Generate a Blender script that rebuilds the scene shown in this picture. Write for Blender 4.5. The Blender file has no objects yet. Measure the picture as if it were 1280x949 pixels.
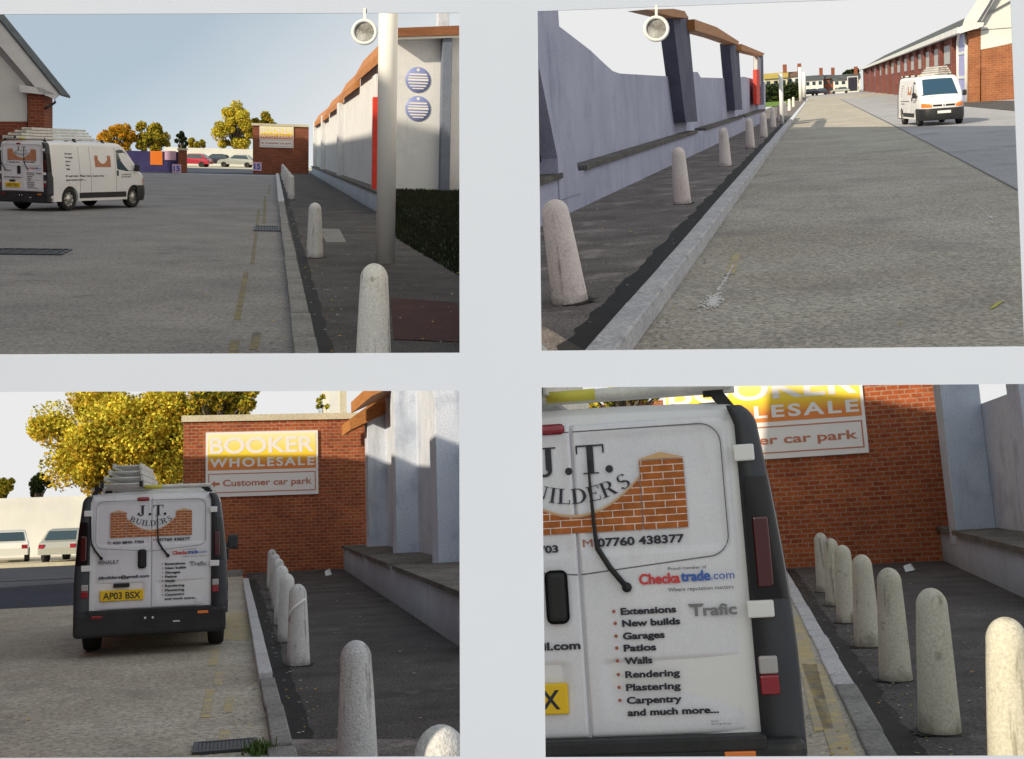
import bpy, bmesh, math, random
from mathutils import Vector, Matrix
from mathutils.geometry import delaunay_2d_cdt
random.seed(7)
R = math.radians
scene = bpy.context.scene
col = scene.collection

# ------------------------------------------------------------------ camera
FPX = 1500.0; PPX, PPY = 640.0, 400.0
PITCH = R(11)
CAM = Vector((0, 0, 0))
RIGHT = Vector((1, 0, 0)); FWD = Vector((0, math.cos(PITCH), math.sin(PITCH))); UP = Vector((0, -math.sin(PITCH), math.cos(PITCH)))
cd = bpy.data.cameras.new('camera'); cam = bpy.data.objects.new('camera', cd); col.objects.link(cam)
cam.location = CAM; cam.rotation_euler = (R(90) + PITCH, 0, 0)
cd.sensor_width = 36; cd.sensor_fit = 'HORIZONTAL'; cd.lens = FPX / 1280 * 36
cd.shift_y = -(474.5 - PPY) / 1280; cd.clip_start = 0.05; cd.clip_end = 60000
scene.camera = cam
SUNC = Vector((-.66, .42, -.62)).normalized()          # towards the sun: right, up, forward of the camera
SUN = (RIGHT * SUNC.x + UP * SUNC.y + FWD * SUNC.z).normalized()

def pray(px, py):
    return RIGHT * ((px - PPX) / FPX) + UP * ((PPY - py) / FPX) + FWD
def cpt(px, py, d):
    return CAM + pray(px, py) * d

class Place:
    """one street view: X right, Y along the road, Z up, its ground at Z=0"""
    def __init__(s, k, vx, vy, h, roll=0):
        s.k, s.h = k, h
        Y = pray(vx, vy).normalized()
        u = UP * math.cos(R(roll)) - RIGHT * math.sin(R(roll))
        Z = (u - Y * u.dot(Y)).normalized(); X = Y.cross(Z)
        s.Rm = Matrix((X, Y, Z)).transposed()
        s.G = Matrix.Translation(CAM) @ (s.Rm.to_4x4() @ Matrix.Scale(k, 4)) @ Matrix.Translation((0, 0, -h))
        s.sun = s.Rm.transposed() @ SUN
    def ray(s, px, py): return s.Rm.transposed() @ pray(px, py)
    def g(s, px, py, z=0.0):
        d = s.ray(px, py); return Vector((0, 0, s.h)) + d * ((z - s.h) / d.z)
    def onY(s, px, py, y):
        d = s.ray(px, py); return Vector((0, 0, s.h)) + d * (y / d.y)
    def onX(s, px, py, x):
        d = s.ray(px, py); return Vector((0, 0, s.h)) + d * (x / d.x)
    def onP(s, px, py, p0, n):
        d = s.ray(px, py); o = Vector((0, 0, s.h)); return o + d * ((p0 - o).dot(n) / d.dot(n))
    def px(s, p):
        q = s.G @ Vector(p) - CAM
        return PPX + FPX * q.dot(RIGHT) / q.dot(FWD), PPY - FPX * q.dot(UP) / q.dot(FWD)

W3 = Place(.35, 290, 644, 1.75)
W4 = Place(8, 925, 617, 1.62, 5)
W1 = Place(30, 343, 190, 1.75)
W2 = Place(30, 1022, 108, 1.73, 1.5)
HERE = Place(1, PPX, PPY, 0)      # camera aligned frame: X right, Y forward, Z up

# ------------------------------------------------------------------ materials
def nodes(name):
    m = bpy.data.materials.new(name); m.use_nodes = True
    nt = m.node_tree; b = nt.nodes['Principled BSDF']
    return m, nt, b
def N(nt, t, **kw):
    n = nt.nodes.new(t)
    for a, v in kw.items(): setattr(n, a, v)
    return n
def setc(s, c): s.default_value = (c[0], c[1], c[2], 1)
def coords(nt, sc=(1, 1, 1), rnd=False):
    tc = N(nt, 'ShaderNodeTexCoord'); mp = N(nt, 'ShaderNodeMapping'); mp.inputs['Scale'].default_value = sc
    nt.links.new(tc.outputs['Object'], mp.inputs['Vector'])
    if rnd:
        oi = N(nt, 'ShaderNodeObjectInfo'); mu = N(nt, 'ShaderNodeMath', operation='MULTIPLY'); mu.inputs[1].default_value = 37
        nt.links.new(oi.outputs['Random'], mu.inputs[0]); nt.links.new(mu.outputs[0], mp.inputs['Location'])
    return mp.outputs['Vector']
def noise(nt, vec, scale, detail=6, rough=.6):
    n = N(nt, 'ShaderNodeTexNoise'); n.inputs['Scale'].default_value = scale; n.inputs['Detail'].default_value = detail
    n.inputs['Roughness'].default_value = rough; nt.links.new(vec, n.inputs['Vector']); return n.outputs['Fac']
def ramp(nt, f, p0, p1, c0=(0, 0, 0), c1=(1, 1, 1)):
    r = N(nt, 'ShaderNodeValToRGB'); r.color_ramp.elements[0].position = p0; r.color_ramp.elements[1].position = p1
    r.color_ramp.elements[0].color = (*c0, 1); r.color_ramp.elements[1].color = (*c1, 1)
    nt.links.new(f, r.inputs[0]); return r.outputs[0]
def mix(nt, f, a, b, mode='MIX'):
    m = N(nt, 'ShaderNodeMix', data_type='RGBA', blend_type=mode)
    for s, v in ((m.inputs[0], f), (m.inputs[6], a), (m.inputs[7], b)):
        if isinstance(v, (int, float)): s.default_value = v
        elif isinstance(v, (tuple, list)): setc(s, v)
        else: nt.links.new(v, s)
    return m.outputs[2]
def bump(nt, b, f, strength, dist):
    n = N(nt, 'ShaderNodeBump'); n.inputs['Strength'].default_value = strength; n.inputs['Distance'].default_value = dist
    nt.links.new(f, n.inputs['Height']); nt.links.new(n.outputs[0], b.inputs['Normal'])
def plain(name, c, rough=.5, metal=0, emit=None, spec=.5, coat=0):
    m, nt, b = nodes(name); setc(b.inputs['Base Color'], c); b.inputs['Roughness'].default_value = rough
    b.inputs['Metallic'].default_value = metal; b.inputs['Specular IOR Level'].default_value = spec; b.inputs['Coat Weight'].default_value = coat
    return m
def mottled(name, c0, c1, scale=3, rough=.85, fine=60, fine_amt=.35, stain=None, sc=(1, 1, 1), rnd=False, bmp=.3, bd=.01, streak=None, spec=.3, foot=None):
    """two-tone noise + grain + optional stains"""
    m, nt, b = nodes(name); v = coords(nt, sc, rnd)
    c = mix(nt, ramp(nt, noise(nt, v, scale), .35, .65), c0, c1)
    fn = noise(nt, v, fine, 3, .7)
    g = ramp(nt, fn, .3, .7, (1 - fine_amt,) * 3, (1 + fine_amt,) * 3)
    c = mix(nt, 1.0, c, g, 'MULTIPLY')
    if stain:
        sc_, lo, hi, cc = stain
        c = mix(nt, ramp(nt, noise(nt, v, sc_, 8, .65), lo, hi), c, cc)
    if streak:
        v2 = coords(nt, streak[0], rnd)
        c = mix(nt, ramp(nt, noise(nt, v2, streak[1], 6, .65), streak[2], streak[3]), c, streak[4])
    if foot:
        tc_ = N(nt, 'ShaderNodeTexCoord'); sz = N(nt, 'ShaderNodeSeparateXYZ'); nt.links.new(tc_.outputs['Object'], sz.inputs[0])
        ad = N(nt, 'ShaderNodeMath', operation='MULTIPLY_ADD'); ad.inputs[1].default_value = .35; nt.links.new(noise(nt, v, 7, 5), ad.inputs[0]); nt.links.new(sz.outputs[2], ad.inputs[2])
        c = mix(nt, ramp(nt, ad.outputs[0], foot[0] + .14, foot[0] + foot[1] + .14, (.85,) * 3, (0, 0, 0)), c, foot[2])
    nt.links.new(c, b.inputs['Base Color']); b.inputs['Roughness'].default_value = rough
    b.inputs['Specular IOR Level'].default_value = spec
    bump(nt, b, fn, bmp, bd)
    return m
def brickmat(name, c1, c2, mortar, bw=.225, bh=.075, ms=.01, dark=(.1, .03, .02), vec='xy', bmp=.4):
    m, nt, b = nodes(name); tc = N(nt, 'ShaderNodeTexCoord'); sp = N(nt, 'ShaderNodeSeparateXYZ'); cb = N(nt, 'ShaderNodeCombineXYZ')
    nt.links.new(tc.outputs['Object'], sp.inputs[0]); ad = N(nt, 'ShaderNodeMath', operation='ADD')
    nt.links.new(sp.outputs[0], ad.inputs[0]); nt.links.new(sp.outputs[1], ad.inputs[1])
    nt.links.new(ad.outputs[0], cb.inputs[0]); nt.links.new(sp.outputs[2], cb.inputs[1])
    br = N(nt, 'ShaderNodeTexBrick'); nt.links.new(cb.outputs[0], br.inputs['Vector'])
    setc(br.inputs['Color1'], c1); setc(br.inputs['Color2'], c2); setc(br.inputs['Mortar'], mortar)
    br.inputs['Scale'].default_value = 1; br.inputs['Brick Width'].default_value = bw; br.inputs['Row Height'].default_value = bh
    br.inputs['Mortar Size'].default_value = ms; br.inputs['Mortar Smooth'].default_value = .25; br.inputs['Bias'].default_value = -.1
    f = ramp(nt, noise(nt, cb.outputs[0], .8, 8, .7), .36, .66)
    c = mix(nt, f, br.outputs['Color'], mix(nt, .45, br.outputs['Color'], dark))
    g = ramp(nt, noise(nt, cb.outputs[0], 14, 4, .7), .3, .7, (.7,) * 3, (1.25,) * 3)
    c = mix(nt, 1.0, c, g, 'MULTIPLY')
    nt.links.new(c, b.inputs['Base Color']); b.inputs['Roughness'].default_value = .9; b.inputs['Specular IOR Level'].default_value = .2
    iv = N(nt, 'ShaderNodeMath', operation='SUBTRACT'); iv.inputs[0].default_value = 1; nt.links.new(br.outputs['Fac'], iv.inputs[1])
    bump(nt, b, iv.outputs[0], bmp, .01)
    return m

M = {}
M['paper'] = mottled('paper', (.415, .465, .585), (.455, .505, .625), .9, .6, 500, .02, bmp=.03, bd=.001)
M['paper_white'] = plain('paper_white', (.72, .72, .7), .5)
M['hole_grey'] = mottled('hole_grey', (.13, .12, .11), (.42, .42, .4), 60, .6, 300, .1)
M['road1'] = mottled('road_ribbed', (.21, .20, .20), (.28, .265, .26), .5, .9, 22, .45, stain=(1.3, .6, .8, (.07, .066, .068)), streak=((1.2, 26, 1), 1, .55, .75, (.08, .076, .078)), bmp=.5)
M['road2'] = mottled('road_brown', (.35, .315, .26), (.45, .42, .36), .35, .9, 26, .6, stain=(.8, .52, .78, (.25, .225, .22)), bmp=.6, streak=((2, 22, 1), 1, .55, .8, (.26, .24, .22)))
M['road2b'] = mottled('road_grey', (.31, .31, .33), (.38, .375, .395), .25, .9, 18, .4, stain=(.6, .55, .8, (.13, .12, .12)))
M['road3'] = mottled('road_tan', (.37, .335, .27), (.47, .435, .37), .6, .9, 24, .5, stain=(.7, .54, .76, (.25, .23, .21)), streak=((1.2, 18, 1), 1, .52, .8, (.3, .27, .22)), bmp=.5)
M['tar'] = mottled('tar', (.008, .008, .009), (.018, .017, .018), 4, .8, 80, .5, bmp=.6)
M['pave1'] = mottled('pavement_dark', (.048, .043, .043), (.095, .086, .085), .9, .9, 34, .9, stain=(1.7, .58, .74, (.16, .145, .14)), bmp=.8, streak=((.8, 2.4, 1), 2.2, .6, .72, (.13, .12, .12)))
M['pave2'] = mottled('pavement_worn', (.11, .095, .092), (.19, .168, .16), 1.2, .9, 34, .8, stain=(1.4, .54, .68, (.34, .29, .275)), bmp=.6)
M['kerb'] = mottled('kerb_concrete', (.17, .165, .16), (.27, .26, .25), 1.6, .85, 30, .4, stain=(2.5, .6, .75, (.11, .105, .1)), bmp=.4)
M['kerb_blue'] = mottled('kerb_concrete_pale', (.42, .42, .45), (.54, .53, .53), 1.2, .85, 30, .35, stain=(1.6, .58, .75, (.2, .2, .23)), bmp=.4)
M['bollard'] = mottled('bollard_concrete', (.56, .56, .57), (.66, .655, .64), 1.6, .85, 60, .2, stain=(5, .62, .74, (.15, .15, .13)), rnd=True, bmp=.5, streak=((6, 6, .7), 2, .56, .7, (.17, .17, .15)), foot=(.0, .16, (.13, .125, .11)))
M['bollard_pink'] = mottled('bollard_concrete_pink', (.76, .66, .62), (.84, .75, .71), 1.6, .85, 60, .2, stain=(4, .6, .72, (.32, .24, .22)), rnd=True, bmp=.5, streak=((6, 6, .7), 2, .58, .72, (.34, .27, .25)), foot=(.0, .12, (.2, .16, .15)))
M['bluewall'] = mottled('render_blue_grey', (.50, .55, .66), (.60, .64, .74), .8, .85, 30, .2, stain=(1.2, .54, .78, (.3, .34, .45)), bmp=.4, streak=((1.5, 1.5, .25), 1.2, .55, .8, (.28, .32, .42)))
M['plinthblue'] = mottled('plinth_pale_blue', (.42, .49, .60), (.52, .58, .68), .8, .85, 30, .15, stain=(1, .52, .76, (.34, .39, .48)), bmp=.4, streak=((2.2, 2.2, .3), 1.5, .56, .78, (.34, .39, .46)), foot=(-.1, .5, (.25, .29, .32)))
M['pierblue'] = mottled('pier_slate_blue', (.12, .145, .2), (.17, .195, .26), .8, .85, 30, .2)
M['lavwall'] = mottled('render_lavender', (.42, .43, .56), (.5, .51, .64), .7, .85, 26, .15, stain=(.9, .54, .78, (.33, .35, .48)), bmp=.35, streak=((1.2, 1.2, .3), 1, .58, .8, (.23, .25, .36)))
M['postdark'] = mottled('post_slate', (.085, .09, .14), (.13, .135, .19), 1, .8, 20, .2)
M['whitewall'] = mottled('render_white', (.62, .62, .6), (.7, .7, .67), .6, .8, 30, .1, stain=(1, .6, .8, (.5, .5, .5)))
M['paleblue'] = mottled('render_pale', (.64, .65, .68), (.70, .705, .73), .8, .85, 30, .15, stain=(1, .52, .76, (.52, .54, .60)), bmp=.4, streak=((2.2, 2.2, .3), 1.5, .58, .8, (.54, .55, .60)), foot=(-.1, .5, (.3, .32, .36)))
M['ledge'] = mottled('ledge_stone', (.09, .085, .075), (.17, .155, .14), 2, .9, 30, .6, bmp=.6)
M['brick'] = brickmat('brick_red', (.46, .115, .038), (.29, .058, .02), (.38, .24, .16), .24, .1, .014)
M['brick_far'] = brickmat('brick_red_far', (.30, .08, .035), (.22, .05, .025), (.28, .17, .12), .3, .12, .015)
M['brick_sunlit'] = brickmat('brick_sunlit', (.42, .15, .06), (.33, .11, .045), (.38, .24, .17), .45, .16, .016)  # sunlit copy of the warehouse brick, sun put into the colour
M['brick_shaded'] = brickmat('brick_shaded_plum', (.24, .075, .065), (.17, .05, .045), (.24, .15, .14), .4, .16, .016)  # same warehouse brick for the shaded front, shade put into the colour
M['coping'] = mottled('coping_stone', (.5, .45, .33), (.6, .55, .42), 1, .8, 20, .2)
M['timber'] = mottled('timber_orange', (.38, .15, .045), (.5, .22, .07), 1.5, .6, 20, .3, sc=(8, .6, 8))
M['timber_dk'] = mottled('timber_brown', (.17, .065, .03), (.24, .1, .045), 1.5, .6, 20, .3, sc=(1, 1, 8))
M['white'] = plain('gloss_white', (.78, .78, .77), .35)
M['fascia'] = mottled('painted_fascia', (.62, .62, .62), (.72, .72, .72), 1, .6, 20, .08)
M['soffit'] = plain('soffit_grey', (.38, .38, .4), .7)
M['slate'] = mottled('roof_slate', (.055, .065, .07), (.1, .11, .115), 1, .8, 12, .4, sc=(1, 1, 3))
M['roof_brown'] = mottled('roof_tile', (.12, .07, .05), (.18, .11, .08), 1, .85, 8, .4)
M['vanwhite'] = mottled('van_paint', (.78, .78, .8), (.82, .82, .83), 1.5, .32, 130, .05, stain=(5, .64, .8, (.58, .57, .57)), bmp=.02, spec=.5)
M['vandoor'] = mottled('van_door_paint', (.72, .725, .78), (.79, .79, .83), 2.2, .38, 120, .07, stain=(6, .6, .8, (.6, .59, .61)), bmp=.04, spec=.5, streak=((4, 4, .8), 2.5, .58, .8, (.66, .65, .66)))
M['plastic'] = mottled('plastic_black', (.018, .019, .022), (.032, .033, .036), 3, .55, 80, .2, bmp=.15, spec=.4)
M['pillar'] = mottled('plastic_slate', (.03, .035, .045), (.045, .05, .06), 2, .5, 60, .1, bmp=.05, spec=.5)
M['black'] = plain('black_rubber', (.012, .012, .013), .6)
M['seam'] = plain('seam_grey', (.16, .16, .17), .7)
M['tyre'] = plain('tyre', (.02, .02, .02), .85)
M['rim'] = plain('wheel_silver', (.55, .55, .52), .35, .6)
M['steel'] = plain('chrome', (.6, .6, .6), .25, .9)
M['glass'] = plain('tinted_glass', (.02, .045, .06), .06, 0, spec=.9, coat=.6)
M['glass_blue'] = plain('windscreen_glass', (.015, .06, .11), .08, 0, spec=.8, coat=.5)
M['red'] = plain('lamp_red', (.28, .008, .02), .2, coat=.6)
M['lampglass'] = plain('lamp_smoked', (.008, .008, .01), .12, spec=.4)
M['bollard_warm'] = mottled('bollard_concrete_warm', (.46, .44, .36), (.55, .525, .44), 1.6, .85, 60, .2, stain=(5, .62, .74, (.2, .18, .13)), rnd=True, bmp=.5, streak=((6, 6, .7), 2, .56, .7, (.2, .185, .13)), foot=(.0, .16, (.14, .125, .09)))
M['lampred_dk'] = plain('lamp_red_dark', (.07, .004, .008), .12, coat=.8)
M['clear'] = plain('lamp_clear', (.42, .4, .4), .2, coat=.6)
M['amber'] = plain('lamp_amber', (.85, .22, .03), .35, coat=.4)
M['yellow'] = plain('plate_yellow', (.85, .55, .01), .4)
M['ink'] = plain('ink_black', (.018, .018, .03), .5)
M['inkgrey'] = plain('ink_grey', (.16, .16, .18), .5)
M['inkblue'] = plain('ink_blue', (.04, .13, .45), .5)
M['inkred'] = plain('ink_red', (.62, .05, .05), .5)
M['inkrust'] = plain('ink_rust', (.38, .10, .05), .5)
M['badge'] = plain('badge_grey', (.25, .25, .25), .3, .7)
M['logobrick'] = brickmat('logo_brick', (.42, .13, .035), (.45, .15, .045), (.85, .8, .75), .093, .031, .0022, dark=(.42, .13, .035), bmp=0)
M['logocap'] = plain('logo_sand', (.66, .42, .2), .5)
M['alu'] = mottled('ladder_aluminium', (.5, .5, .47), (.66, .65, .6), 6, .4, 60, .1)
M['aluyellow'] = plain('ladder_yellow', (.55, .5, .06), .5)
M['sign_orange'] = None
M['sign_white'] = plain('sign_white', (.8, .77, .76), .4)
M['sign_rust'] = plain('sign_rust_ink', (.5, .17, .09), .5)
M['sign_blue'] = plain('sign_blue', (.22, .27, .55), .4)
M['purple'] = mottled('fence_purple', (.035, .03, .11), (.05, .045, .15), 1, .6, 8, .1)
M['postred'] = mottled('paint_red', (.62, .03, .02), (.7, .06, .03), 1, .5, 8, .1)
M['door_purple'] = mottled('door_lilac', (.3, .3, .58), (.36, .36, .66), .8, .5, 8, .08)
M['pink'] = plain('sign_pink', (.7, .45, .6), .5)
M['carred'] = plain('car_red', (.35, .02, .04), .25, coat=.5)
M['carwhite'] = plain('car_white', (.75, .75, .72), .25, coat=.5)
M['carsilver'] = plain('car_silver', (.42, .43, .4), .3, .3, coat=.4)
M['cardark'] = plain('car_dark', (.03, .03, .05), .25, coat=.5)
M['tarmac_blue'] = mottled('car_park_asphalt', (.035, .045, .07), (.05, .06, .09), .5, .9, 12, .3)
M['lot_pale'] = mottled('car_park_pale', (.42, .38, .3), (.5, .46, .36), .5, .9, 12, .3)
M['yline'] = mottled('road_paint_yellow', (.50, .39, .17), (.55, .45, .22), 4, .8, 40, .3, stain=(5, .40, .58, (.38, .34, .27)))
M['yline2'] = mottled('road_paint_worn', (.2, .165, .08), (.24, .2, .1), 4, .8, 40, .3, stain=(7, .45, .6, (.13, .12, .11)))
M['wsplash'] = plain('paint_splash', (.7, .68, .66), .8)
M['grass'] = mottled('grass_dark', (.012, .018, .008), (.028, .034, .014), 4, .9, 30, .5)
M['grass_lawn'] = mottled('grass_bright', (.08, .16, .02), (.13, .22, .03), 2, .9, 20, .4)  # bright green of the far lawn
M['weed'] = plain('weed_green', (.06, .12, .02), .7)
M['soil'] = plain('soil', (.02, .018, .014), .95)
M['bark'] = mottled('bark', (.09, .07, .05), (.15, .12, .09), 4, .9, 20, .4)
def leaf(name, c):
    m, nt, b = nodes(name); v = coords(nt, (1, 1, 1))
    n = ramp(nt, noise(nt, v, 1.4, 4), .35, .65, tuple(x * .6 for x in c), tuple(x * 1.3 for x in c))
    nt.links.new(n, b.inputs['Base Color']); b.inputs['Roughness'].default_value = .6; b.inputs['Specular IOR Level'].default_value = .2
    tr = N(nt, 'ShaderNodeBsdfTranslucent'); nt.links.new(n, tr.inputs[0]); ms = N(nt, 'ShaderNodeMixShader'); ms.inputs[0].default_value = .3
    nt.links.new(b.outputs[0], ms.inputs[1]); nt.links.new(tr.outputs[0], ms.inputs[2])
    nt.links.new(ms.outputs[0], nt.nodes['Material Output'].inputs[0]); return m
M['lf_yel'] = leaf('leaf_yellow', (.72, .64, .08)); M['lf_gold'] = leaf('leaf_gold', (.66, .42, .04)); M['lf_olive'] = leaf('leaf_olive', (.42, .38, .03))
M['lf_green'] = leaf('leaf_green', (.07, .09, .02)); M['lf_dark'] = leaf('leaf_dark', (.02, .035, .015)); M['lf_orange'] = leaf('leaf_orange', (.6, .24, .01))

def sign_orange():
    m, nt, b = nodes('sign_orange_yellow'); tc = N(nt, 'ShaderNodeTexCoord'); sp = N(nt, 'ShaderNodeSeparateXYZ'); nt.links.new(tc.outputs['Object'], sp.inputs[0])
    r = N(nt, 'ShaderNodeValToRGB'); e = r.color_ramp.elements
    e[0].position = .5; e[0].color = (.72, .22, .035, 1); e[1].position = .66; e[1].color = (.9, .66, .03, 1); e2_ = r.color_ramp.elements.new(.95); e2_.color = (.85, .8, .45, 1)
    nt.links.new(sp.outputs[2], r.inputs[0]); nt.links.new(r.outputs[0], b.inputs['Base Color']); b.inputs['Roughness'].default_value = .5; return m
M['sign_orange'] = sign_orange()

# ------------------------------------------------------------------ mesh helpers
class MB:
    def __init__(s): s.v = []; s.f = []; s.mi = []; s.sm = []
    def add(s, vs, fs, mi=0, smooth=False):
        o = len(s.v); s.v += [tuple(v) for v in vs]
        for f in fs: s.f.append([i + o for i in f]); s.mi.append(mi); s.sm.append(smooth)
        return s
    def box(s, x0, x1, y0, y1, z0, z1, mi=0):
        return s.add([(x0, y0, z0), (x1, y0, z0), (x1, y1, z0), (x0, y1, z0), (x0, y0, z1), (x1, y0, z1), (x1, y1, z1), (x0, y1, z1)],
                     [(0, 3, 2, 1), (4, 5, 6, 7), (0, 1, 5, 4), (1, 2, 6, 5), (2, 3, 7, 6), (3, 0, 4, 7)], mi)
    def bbox(s, x0, x1, y0, y1, z0, z1, r, mi=0):      # chamfered box
        bm = bmesh.new(); bmesh.ops.create_cube(bm, size=1)
        for v in bm.verts: v.co = Vector(((x0 + x1) / 2 + v.co.x * (x1 - x0), (y0 + y1) / 2 + v.co.y * (y1 - y0), (z0 + z1) / 2 + v.co.z * (z1 - z0)))
        bmesh.ops.bevel(bm, geom=bm.edges[:], offset=r, segments=3, affect='EDGES', profile=.5)
        bm.verts.index_update()
        s.add([v.co[:] for v in bm.verts], [[v.index for v in f.verts] for f in bm.faces], mi); bm.free(); return s
    def prism(s, poly, off, mi=0):                     # poly of 3-D points, extruded by off
        n = len(poly); off = Vector(off); a = [Vector(p) for p in poly]; b = [p + off for p in a]
        return s.add(a + b, [list(range(n))[::-1], list(range(n, 2 * n))] + [(i, (i + 1) % n, n + (i + 1) % n, n + i) for i in range(n)], mi)
    def sheet(s, poly, mi=0): return s.add(poly, [list(range(len(poly)))], mi)
    def tube(s, pts, rad, n=10, mi=0, cap=True, smooth=True):
        pts = [Vector(p) for p in pts]; rad = rad if isinstance(rad, (list, tuple)) else [rad] * len(pts); vs = []
        for i, p in enumerate(pts):
            d = (pts[min(i + 1, len(pts) - 1)] - pts[max(i - 1, 0)]).normalized()
            a = d.cross(Vector((0, 0, 1)) if abs(d.z) < .9 else Vector((1, 0, 0))).normalized(); b = d.cross(a)
            vs += [p + (a * math.cos(2 * math.pi * j / n) + b * math.sin(2 * math.pi * j / n)) * rad[i] for j in range(n)]
        fs = [(i * n + j, i * n + (j + 1) % n, (i + 1) * n + (j + 1) % n, (i + 1) * n + j) for i in range(len(pts) - 1) for j in range(n)]
        s.add(vs, fs, mi, smooth)
        if cap: s.add(vs[:n], [list(range(n))], mi); s.add(vs[-n:], [list(range(n))[::-1]], mi)
        return s
    def lathe(s, prof, n=20, c=(0, 0, 0), axis='z', mi=0):
        vs = []
        for r, z in prof:
            for j in range(n):
                a = 2 * math.pi * j / n; p = (r * math.cos(a), r * math.sin(a), z)
                if axis == 'x': p = (z, r * math.cos(a), r * math.sin(a))
                if axis == 'y': p = (r * math.cos(a), z, r * math.sin(a))
                vs.append((p[0] + c[0], p[1] + c[1], p[2] + c[2]))
        return s.add(vs, [(i * n + j, i * n + (j + 1) % n, (i + 1) * n + (j + 1) % n, (i + 1) * n + j) for i in range(len(prof) - 1) for j in range(n)], mi, True)
    def mesh(s, name, mats, recalc=True):
        me = bpy.data.meshes.new(name); me.from_pydata(s.v, [], s.f); me.update()
        mats = mats if isinstance(mats, (list, tuple)) else [mats]
        for m in mats: me.materials.append(m)
        for p, mi, sm in zip(me.polygons, s.mi, s.sm): p.material_index = mi; p.use_smooth = sm
        if recalc:
            bm = bmesh.new(); bm.from_mesh(me); bmesh.ops.remove_doubles(bm, verts=bm.verts, dist=1e-5); bmesh.ops.recalc_face_normals(bm, faces=bm.faces); bm.to_mesh(me); bm.free()
        return me

def prop(o, label=None, cat=None, group=None, kind=None):
    for k, v in (('label', label), ('category', cat), ('group', group), ('kind', kind)):
        if v: o[k] = v
    return o
def thing(W, name, label, cat, base=(0, 0, 0), rz=0, group=None, tilt=None):
    o = bpy.data.objects.new(name, None); col.objects.link(o); o.empty_display_size = .1
    m = Matrix.Translation(base) @ Matrix.Rotation(rz, 4, 'Z')
    if tilt: m = m @ tilt
    o.matrix_world = W.G @ m
    return prop(o, label, cat, group)
def part(parent, name, mb, mats, label=None, recalc=True):
    me = mb if isinstance(mb, bpy.types.Mesh) else mb.mesh(name, mats, recalc)
    o = bpy.data.objects.new(name, me); col.objects.link(o); o.parent = parent
    if label: o['label'] = label
    return o
def solo(W, name, mb, mats, label=None, cat=None, group=None, kind=None, base=(0, 0, 0), rz=0, tilt=None, recalc=True):
    me = mb if isinstance(mb, bpy.types.Mesh) else mb.mesh(name, mats, recalc)
    o = bpy.data.objects.new(name, me); col.objects.link(o)
    m = Matrix.Translation(base) @ Matrix.Rotation(rz, 4, 'Z')
    if tilt: m = m @ tilt
    o.matrix_world = W.G @ m
    return prop(o, label, cat, group, kind)
def dup(src, W, base, rz, label, group=None, tilt=None):
    def cp(o, par):
        c = o.copy(); col.objects.link(c)
        if par: c.parent = par
        for ch in o.children: cp(ch, c)
        return c
    r = cp(src, None); m = Matrix.Translation(base) @ Matrix.Rotation(rz, 4, 'Z')
    if tilt: m = m @ tilt
    r.matrix_world = W.G @ m; r['label'] = label
    if group: r['group'] = group
    return r

# ---- lettering: meshes in the XZ plane facing -Y
def text_pts(s, width=None, cap=.1, bold=0., space=1.0):
    cu = bpy.data.curves.new('t', 'FONT'); cu.body = s; cu.size = 1; cu.offset = bold; cu.space_character = space
    ob = bpy.data.objects.new('t', cu); col.objects.link(ob); bpy.context.view_layer.update()
    me = bpy.data.meshes.new_from_object(ob.evaluated_get(bpy.context.evaluated_depsgraph_get()))
    vs = [v.co.copy() for v in me.vertices]; fs = [list(p.vertices) for p in me.polygons]
    bpy.data.objects.remove(ob); bpy.data.curves.remove(cu); bpy.data.meshes.remove(me)
    x0 = min(v.x for v in vs); x1 = max(v.x for v in vs); sz = cap / .70; sx = (width / (x1 - x0)) if width else sz
    return [((v.x - x0) * sx, 0, v.y * sz) for v in vs], fs, (x1 - x0) * sx
def put_text(mb, s, x, z, width=None, cap=.1, bold=0., y=0., mi=0, space=1.0, frame=None, center=False):
    vs, fs, w = text_pts(s, width, cap, bold, space)
    ox = x - (w / 2 if center else 0)
    out = [(v[0] + ox, y, v[2] + z) for v in vs]
    if frame: out = [frame(p) for p in out]
    mb.add(out, fs, mi); return w
def strip(c, r0x, r0z, r1x, r1z, a0, a1, n=14, c2=None):
    c2 = c2 or c; vs = []
    for i in range(n + 1):
        a = R(a0 + (a1 - a0) * i / n)
        vs += [(c[0] + r0x * math.cos(a), c[1] + r0z * math.sin(a)), (c2[0] + r1x * math.cos(a), c2[1] + r1z * math.sin(a))]
    return [[vs[2 * i], vs[2 * i + 1], vs[2 * i + 3], vs[2 * i + 2]] for i in range(n)]
def rc(x0, x1, z0, z1): return [[(x0, z0), (x1, z0), (x1, z1), (x0, z1)]]
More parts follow.
